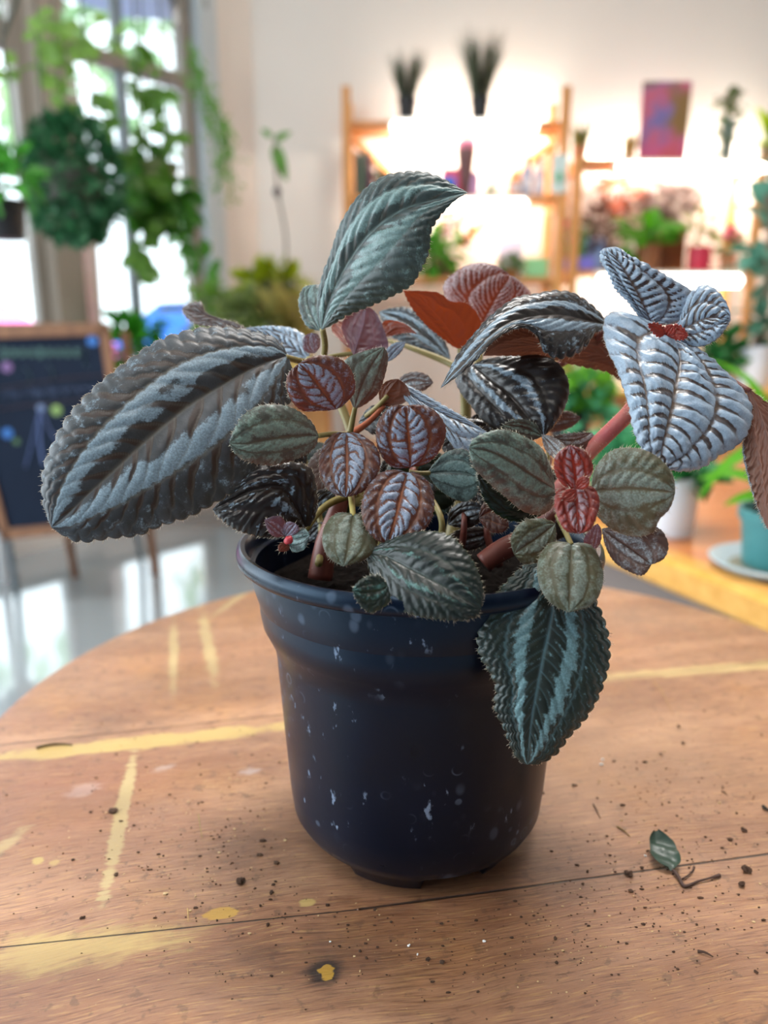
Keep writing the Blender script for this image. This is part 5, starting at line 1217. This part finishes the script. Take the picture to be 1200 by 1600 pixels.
leaf('green', (29.5, 29), [(848, 682), (818, 668), (785, 664)], [(848, 682), (836, 662), (810, 655), (785, 664)], [(848, 682), (820, 690), (796, 684), (785, 664)], N=5, amp=.5, teeth=10, silver='soft')
leaf('brown', (29.2, 28.3), [(846, 678), (866, 700), (880, 720)], [(846, 678), (870, 686), (886, 702), (880, 720)], [(846, 678), (852, 702), (866, 716), (880, 720)], N=5, amp=.6, teeth=10, silver='soft')
leaf('brown', (30, 29), [(925, 676), (895, 688), (862, 684)], [(925, 676), (900, 676), (880, 678), (862, 684)], [(925, 676), (930, 690), (900, 706), (862, 684)], N=5, amp=.4, teeth=8, silver='soft')
# hanging leaf over the rim at the front right
l = leaf('hang', (26.2, 25.8), [(845, 880), (862, 915), (863, 947), (857, 987), (848, 1027), (840, 1067), (831, 1117), (826, 1160), (824, 1195)],
     [(845, 880), (818, 886), (783, 920), (762, 950), (748, 985), (749, 1020), (765, 1050), (775, 1072), (774, 1107), (787, 1135), (799, 1167), (811, 1188), (824, 1195)],
     [(845, 880), (880, 888), (915, 915), (938, 955), (951, 1000), (950, 1040), (935, 1087), (914, 1123), (888, 1152), (868, 1178), (845, 1192), (824, 1195)],
     arch=5, eA=3, eB=3, N=13, amp=.6, teeth=24, silver='streak', lat=.62, bulge=.08, tooth=.02, sil=1.15, skew=.35)
# dark leaf lying over the rim at the front
leaf('dark', (26.3, 24.2), [(572, 864), (600, 868), (640, 888), (697, 918), (752, 950)], [(572, 864), (600, 848), (650, 832), (700, 836), (728, 862), (745, 890), (755, 925), (752, 950)], [(572, 864), (580, 895), (600, 925), (622, 950), (660, 963), (720, 969), (745, 962), (752, 950)],
     arch=4, eA=5, eB=0, N=10, amp=.55, teeth=24, silver='streak', lat=.5, bulge=.12, tooth=.02, sil=.42)
leaf('dark', (24.4, 24.2), [(606, 915), (585, 925), (550, 922)], [(606, 915), (590, 898), (565, 905), (550, 922)], [(606, 915), (608, 940), (580, 957), (562, 945), (550, 922)], N=6, amp=.9, teeth=10, silver='soft', sil=.6, tooth=.04)
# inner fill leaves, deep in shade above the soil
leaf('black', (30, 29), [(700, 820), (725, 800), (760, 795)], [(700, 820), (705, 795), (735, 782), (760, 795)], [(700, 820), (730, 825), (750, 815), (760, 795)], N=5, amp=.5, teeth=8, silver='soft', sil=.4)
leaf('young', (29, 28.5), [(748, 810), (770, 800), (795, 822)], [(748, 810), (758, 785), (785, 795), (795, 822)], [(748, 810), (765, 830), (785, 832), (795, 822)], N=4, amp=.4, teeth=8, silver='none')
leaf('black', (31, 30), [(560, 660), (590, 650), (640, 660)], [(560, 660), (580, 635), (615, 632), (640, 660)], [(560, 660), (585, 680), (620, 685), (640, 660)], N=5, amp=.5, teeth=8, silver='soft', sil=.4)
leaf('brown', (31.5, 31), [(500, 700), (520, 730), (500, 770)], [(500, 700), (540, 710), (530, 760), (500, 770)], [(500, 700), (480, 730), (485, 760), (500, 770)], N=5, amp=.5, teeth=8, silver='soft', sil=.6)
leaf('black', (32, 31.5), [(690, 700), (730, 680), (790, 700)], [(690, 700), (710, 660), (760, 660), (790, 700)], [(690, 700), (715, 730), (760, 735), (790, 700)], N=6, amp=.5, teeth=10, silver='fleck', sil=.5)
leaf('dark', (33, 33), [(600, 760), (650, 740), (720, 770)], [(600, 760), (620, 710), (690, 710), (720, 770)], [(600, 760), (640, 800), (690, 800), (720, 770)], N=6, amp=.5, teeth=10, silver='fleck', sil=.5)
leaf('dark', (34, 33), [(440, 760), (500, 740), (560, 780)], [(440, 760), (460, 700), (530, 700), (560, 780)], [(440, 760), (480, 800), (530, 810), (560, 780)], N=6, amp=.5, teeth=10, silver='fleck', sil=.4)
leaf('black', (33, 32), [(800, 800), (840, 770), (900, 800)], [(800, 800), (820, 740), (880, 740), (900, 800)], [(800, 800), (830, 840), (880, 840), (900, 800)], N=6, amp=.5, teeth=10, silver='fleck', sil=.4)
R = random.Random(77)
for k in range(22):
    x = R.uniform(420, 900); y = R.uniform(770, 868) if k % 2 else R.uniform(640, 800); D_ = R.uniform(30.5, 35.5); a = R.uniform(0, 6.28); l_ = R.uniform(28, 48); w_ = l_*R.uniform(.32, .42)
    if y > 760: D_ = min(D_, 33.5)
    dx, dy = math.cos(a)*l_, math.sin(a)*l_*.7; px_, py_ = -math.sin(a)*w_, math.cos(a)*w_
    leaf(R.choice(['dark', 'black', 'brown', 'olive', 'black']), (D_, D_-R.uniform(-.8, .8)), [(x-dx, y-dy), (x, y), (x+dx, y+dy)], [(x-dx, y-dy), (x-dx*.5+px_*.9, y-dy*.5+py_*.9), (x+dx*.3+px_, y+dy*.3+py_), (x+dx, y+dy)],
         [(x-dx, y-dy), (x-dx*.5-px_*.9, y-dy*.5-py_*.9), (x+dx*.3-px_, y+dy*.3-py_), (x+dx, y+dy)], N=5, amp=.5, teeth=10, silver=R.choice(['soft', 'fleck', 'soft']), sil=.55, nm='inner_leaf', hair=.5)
# stems
for k in range(9):
    x = R.uniform(470, 860); stem('side_stem', [(x, R.uniform(868, 885), R.uniform(29, 34)), (x+R.uniform(-25, 25), 820, R.uniform(29, 34)), (x+R.uniform(-60, 60), R.uniform(700, 780), R.uniform(29, 34))], [1.6, 1.3, .9], R.choice([M_rstem, M_gstem, M_rstem]))
stem('main_stem', [(500, 905, 31), (510, 850, 31), (530, 790, 31), (545, 730, 31), (548, 680, 30)], [5, 4.5, 3.5, 3, 2], M_rstem, hair=30)
stem('main_stem', [(755, 880, 29), (780, 862, 29), (820, 840, 29), (868, 800, 28), (890, 775, 27)], [4, 4.2, 3.4, 2.5, 1.6], M_rstem, hair=30)
stem('pink_stem', [(870, 770, 30.5), (915, 712, 30), (950, 677, 29.7), (985, 642, 29.5), (1030, 580, 29.4), (1046, 530, 29.1)], [3.2, 3.1, 3.1, 3.1, 2.4, 1.6], M_pink, hair=170)
stem('main_stem', [(640, 900, 32), (650, 830, 32), (650, 780, 31), (645, 735, 29)], [4, 3.5, 2.5, 1.5], M_rstem)
stem('main_stem', [(700, 880, 34), (720, 760, 35), (728, 640, 34.5), (722, 570, 33.5), (720, 545, 33)], [4, 3.5, 3, 2.5, 1.6], M_gstem)
stem('side_stem', [(728, 620, 34.5), (745, 580, 33.8), (750, 515, 35)], [2, 1.8, 1.4], M_gstem)
stem('side_stem', [(722, 600, 34.5), (800, 600, 33.5), (900, 555, 32), (950, 512, 30.6)], [2, 1.8, 1.6, 1.4], M_rstem)
stem('side_stem', [(560, 790, 31), (552, 690, 31.5), (520, 600, 32), (507, 560, 31.8)], [2.5, 2, 1.8, 1.6], M_gstem)
stem('side_stem', [(572, 650, 30.5), (590, 635, 30), (606, 618, 29.8)], [1.0, 1.0, .9], M_gstem)
stem('side_stem', [(545, 680, 30), (575, 660, 30), (600, 634, 30)], [1.6, 1.2, 1.0], plain('#a85a3a', .4, .2, 60))
stem('side_stem', [(507, 560, 32), (530, 555, 32), (555, 552, 31.8)], [1.2, 1.0, .9], M_gstem)
stem('side_stem', [(507, 562, 32), (492, 562, 32.3), (480, 560, 32.5)], [1.2, 1.0, .9], M_gstem)
stem('side_stem', [(1046, 530, 29.1), (1100, 570, 29), (1172, 612, 28)], [1.6, 1.4, 1.1], M_rstem, hair=30)
stem('side_stem', [(560, 770, 30), (510, 790, 29.8), (478, 828, 29)], [1.6, 1.4, 1.2], plain('#8a7a3c', .4, .2, 60))
leaf('lilac', (31.2, 31), [(492, 552), (482, 538), (486, 520)], [(492, 552), (476, 548), (474, 528), (486, 520)], [(492, 552), (500, 540), (498, 524), (486, 520)], N=3, amp=.2, teeth=4, silver='soft', sil=1.4, nm='stipule')

# ------------------------------------------------------------------ debris on the table
t = NT('soil_crumb'); f = t.noise(t.obj(), 400, 2); t.put(t.b.inputs['Base Color'], t.mix(f, srgb('#2a1a12'), srgb('#5c4230'))); t.b.inputs['Roughness'].default_value = .95
M_crumb = t.m
def lump(mb, p, r, seed, sz=(1, 1, .7), m=0, k=2):
    R = random.Random(seed); V = []; F = []; nu, nv_ = (7, 5) if k > 1 else (5, 3)
    for i in range(nv_+1):
        ph = math.pi*i/nv_
        for j in range(nu):
            a = 2*math.pi*j/nu; q = r*R.uniform(.65, 1.15)
            V.append((p[0]+q*sz[0]*math.sin(ph)*math.cos(a), p[1]+q*sz[1]*math.sin(ph)*math.sin(a), p[2]+r*sz[2]*.85+q*sz[2]*math.cos(ph)))
    for i in range(nv_):
        for j in range(nu): F.append((i*nu+j, (i+1)*nu+j, (i+1)*nu+(j+1) % nu, i*nu+(j+1) % nu))
    return mb.add(V, F, m)
R = random.Random(11); mb = MB(); mb2 = MB()
def ontab(p): return (p[0]-TC[0])**2+(p[1]-TC[1])**2 < .255**2 and (p[0]-PC[0])**2+(p[1]-PC[1])**2 > .058**2
n = 0
while n < 1500:
    c = R.choice([(1050, 1250, 130, 130), (1060, 1300, 160, 160), (950, 1450, 200, 90), (700, 1460, 320, 80), (330, 1330, 190, 110), (250, 1280, 260, 150), (600, 1400, 600, 250)])
    x, y = R.gauss(c[0], c[2]*.6), R.gauss(c[1], c[3]*.6)
    if y < 1000 or y > 1640: continue
    p = onz(x, y, TZ)
    if not ontab(p): continue
    r = .00026*math.exp(R.gauss(0, .45))
    pale = R.random() < .22
    lump(mb2 if pale else mb, p, r*(.8 if pale else 1), n, (R.uniform(.7, 2.2), R.uniform(.7, 1.6), .6), k=1); n += 1
o = tag(mb.build('soil_crumbs', M_crumb), 'fine dark soil crumbs scattered over the round table', 'soil'); o['kind'] = 'stuff'
o = tag(mb2.build('pale_grit', plain('#cdb083', .8, .2, 60)), 'fine pale grit and wood dust scattered over the round table', 'grit'); o['kind'] = 'stuff'
def clod(x, y, rmm, lab, seed, parts=4, hexm=None, nm='soil_clod', cat='soil clod', grp='soil clods on the round table'):
    R = random.Random(seed); p = onz(x, y, TZ); mb = MB()
    for k in range(parts):
        lump(mb, p+np.array([R.uniform(-.7, .7)*rmm/1000, R.uniform(-.7, .7)*rmm/1000, R.uniform(0, .3)*rmm/1000*(k > 0)]), rmm/1000*R.uniform(.4, .75), seed*9+k)
    return tag(mb.build(nm, hexm or M_crumb), lab, cat, grp)
clod(1166, 1360, 2.0, 'dark soil clod right of the dry leaf, the upper of a pair', 1)
clod(1158, 1384, 1.9, 'dark soil clod right of the dry leaf, the lower of a pair', 2)
clod(982, 1366, 2.0, 'brown soil clod on the crack left of the dry leaf', 3)
clod(1062, 1136, 1.3, 'small dark clod at the far right of the table above the others', 4, 2)
clod(1067, 1163, 1.3, 'small dark flat clod just below the farthest small clod', 5, 2)
clod(899, 1229, 1.3, 'small dark clod near the right side of the pot', 6, 2)
clod(1057, 1330, .9, 'tiny dark clod just above the dry leaf on its right', 7, 2)
clod(1164, 1299, 1.5, 'elongated brown bark bit at the right above the crack', 8, 3)
clod(378, 1378, 2.2, 'crumbly dark clod left of the pot base', 9, 5)
clod(436, 1192, .9, 'small dark clod close to the left side of the pot', 10, 2)
clod(130, 1435, 1.0, 'small dark clod just above the left crack', 12, 3)
clod(420, 1446, 1.0, 'small red brown crumb left of the yellow knot', 13, 2)
clod(1183, 1520, .9, 'small dark crumb near the lower right edge', 14, 2)
clod(988, 1420, .8, 'small dark crumb below the crack left of the dry leaf stalk', 15, 2)
clod(930, 1425, .8, 'small dark crumb below the crack near the pot', 16, 2)
Mw = plain('#e6e4e0', .6, .1, 40, name='white_perlite')
for i, (x, y, r, lab) in enumerate(((940, 1195, 1.3, 'white perlite grain right of the hanging leaf'), (943, 1187, 1.1, 'cream perlite grain touching the white one right of the hanging leaf'), (640, 1478, .7, 'upper white perlite grain in front of the pot'), (652, 1493, .7, 'lower white perlite grain in front of the pot'), (756, 1472, .8, 'white perlite grain in front of the pot on its right'), (1009, 1339, .7, 'tiny white grain beside the dry leaf'), (516, 1473, .5, 'tiny white grain above the yellow knot'))):
    clod(x, y, r, lab, 30+i, 2, Mw, 'perlite_grain', 'perlite grain', 'perlite grains on the round table')
def twig(pts, rmm, lab, col_='#4a3428'):
    P_ = [onz(x, y, TZ)+np.array([0, 0, rmm/1000+z/1000]) for x, y, z in pts]
    return tag(MB().tube(P_, [rmm/1000, rmm/1000*.8, rmm/1000*.4], 6).build('twig', plain(col_, .85, .3, 90), smooth=True), lab, 'twig', 'twigs on the round table')
twig([(927, 1257, 0), (932, 1268, .5), (938, 1280, 0)], .3, 'thin curved dark twig right of the pot')
twig([(964, 1293, 0), (974, 1300, .4), (984, 1308, 0)], .45, 'short straw coloured twig between pot and dry leaf', '#8a7048')
twig([(1090, 1488, 0), (1102, 1492, .5), (1114, 1497, 0)], .5, 'short dark twig at the lower right of the table')
twig([(1128, 1237, 0), (1133, 1241, .3), (1137, 1244, 0)], .25, 'tiny brown twig near the right edge above the bark bit')
twig([(57, 1170, -.3), (85, 1164, -.2), (113, 1165, -.3)], .8, 'flat olive twig lying on the yellow paint at the left', '#5f5230')
twig([(311, 1285, 4), (313, 1297, 1.5), (316, 1310, 0)], .25, 'pale dry twig standing up from the soil patch left of the pot', '#a08a5a')
twig([(1020, 1065, 0), (1035, 1085, 1.2), (1052, 1120, 0)], .3, 'thin pale arched twig at the far right of the table', '#b08a5c')
twig([(293, 1420, 0), (294, 1430, .4), (294, 1440, 0)], .2, 'tiny pale straw just above the yellow paint blob', '#c8a868')
twig([(1192, 1262, 0), (1198, 1268, .5), (1206, 1272, 0)], .8, 'dark curled husk at the right edge of the table', '#2c2620')
# dry fallen leaf with its stalk
p = onz(1033, 1338, TZ)
dl = thing('dry_leaf', 'small curled dry green leaf with a bent brown stalk lying on the crack', 'leaf', tuple(p))
V = []; F = []; na, nb = 16, 11
base_ = onz(1050, 1362, TZ+.001); tip_ = onz(1024, 1312, TZ+.003); ax = tip_-base_; sd = np.array([ax[1], -ax[0], 0]); sd /= np.linalg.norm(sd)
for i in range(na):
    s = i/(na-1)
    for j in range(nb):
        tt = j/(nb-1)*2-1; wv = .0062*math.sin(math.pi*min(1, s*.92+.06))**.7*(1+.12*math.sin(9*s+tt))
        z = .0008+.0022*tt*tt*(1 if tt > 0 else .8)+.0030*math.sin(math.pi*s)*(1-abs(tt))*.6+.0006*math.sin(14*s+3*tt)+(.003*max(0, s-.8)*5)
        V.append(base_+ax*s+sd*wv*tt+np.array([0, 0, z]))
for i in range(na-1):
    for j in range(nb-1): F.append((i*nb+j, i*nb+j+1, (i+1)*nb+j+1, (i+1)*nb+j))
MB().add(V, F).build('blade', plain('#33463a', .4, .45, 160, name='dry_leaf_green'), dl, smooth=True)
P_ = [onz(x, y, TZ)+np.array([0, 0, z/1000]) for x, y, z in ((1048, 1360, 1.5), (1060, 1375, 1.4), (1069, 1387, .8), (1090, 1380, .9), (1108, 1376, 1.2), (1124, 1371, 1.0))]
MB().tube(P_, [.0009, .0008, .0007, .0005, .0004, .0009], 6).build('stalk', plain('#4a342c', .7, .3, 90), dl, smooth=True)
P_ = [onz(x, y, TZ)+np.array([0, 0, z/1000]) for x, y, z in ((1066, 1376, .8), (1080, 1366, .9), (1084, 1356, .5))]
MB().tube(P_, [.0004, .0003, .0005], 5).build('side_stalk', plain('#4a342c', .7, .3, 90), dl, smooth=True)
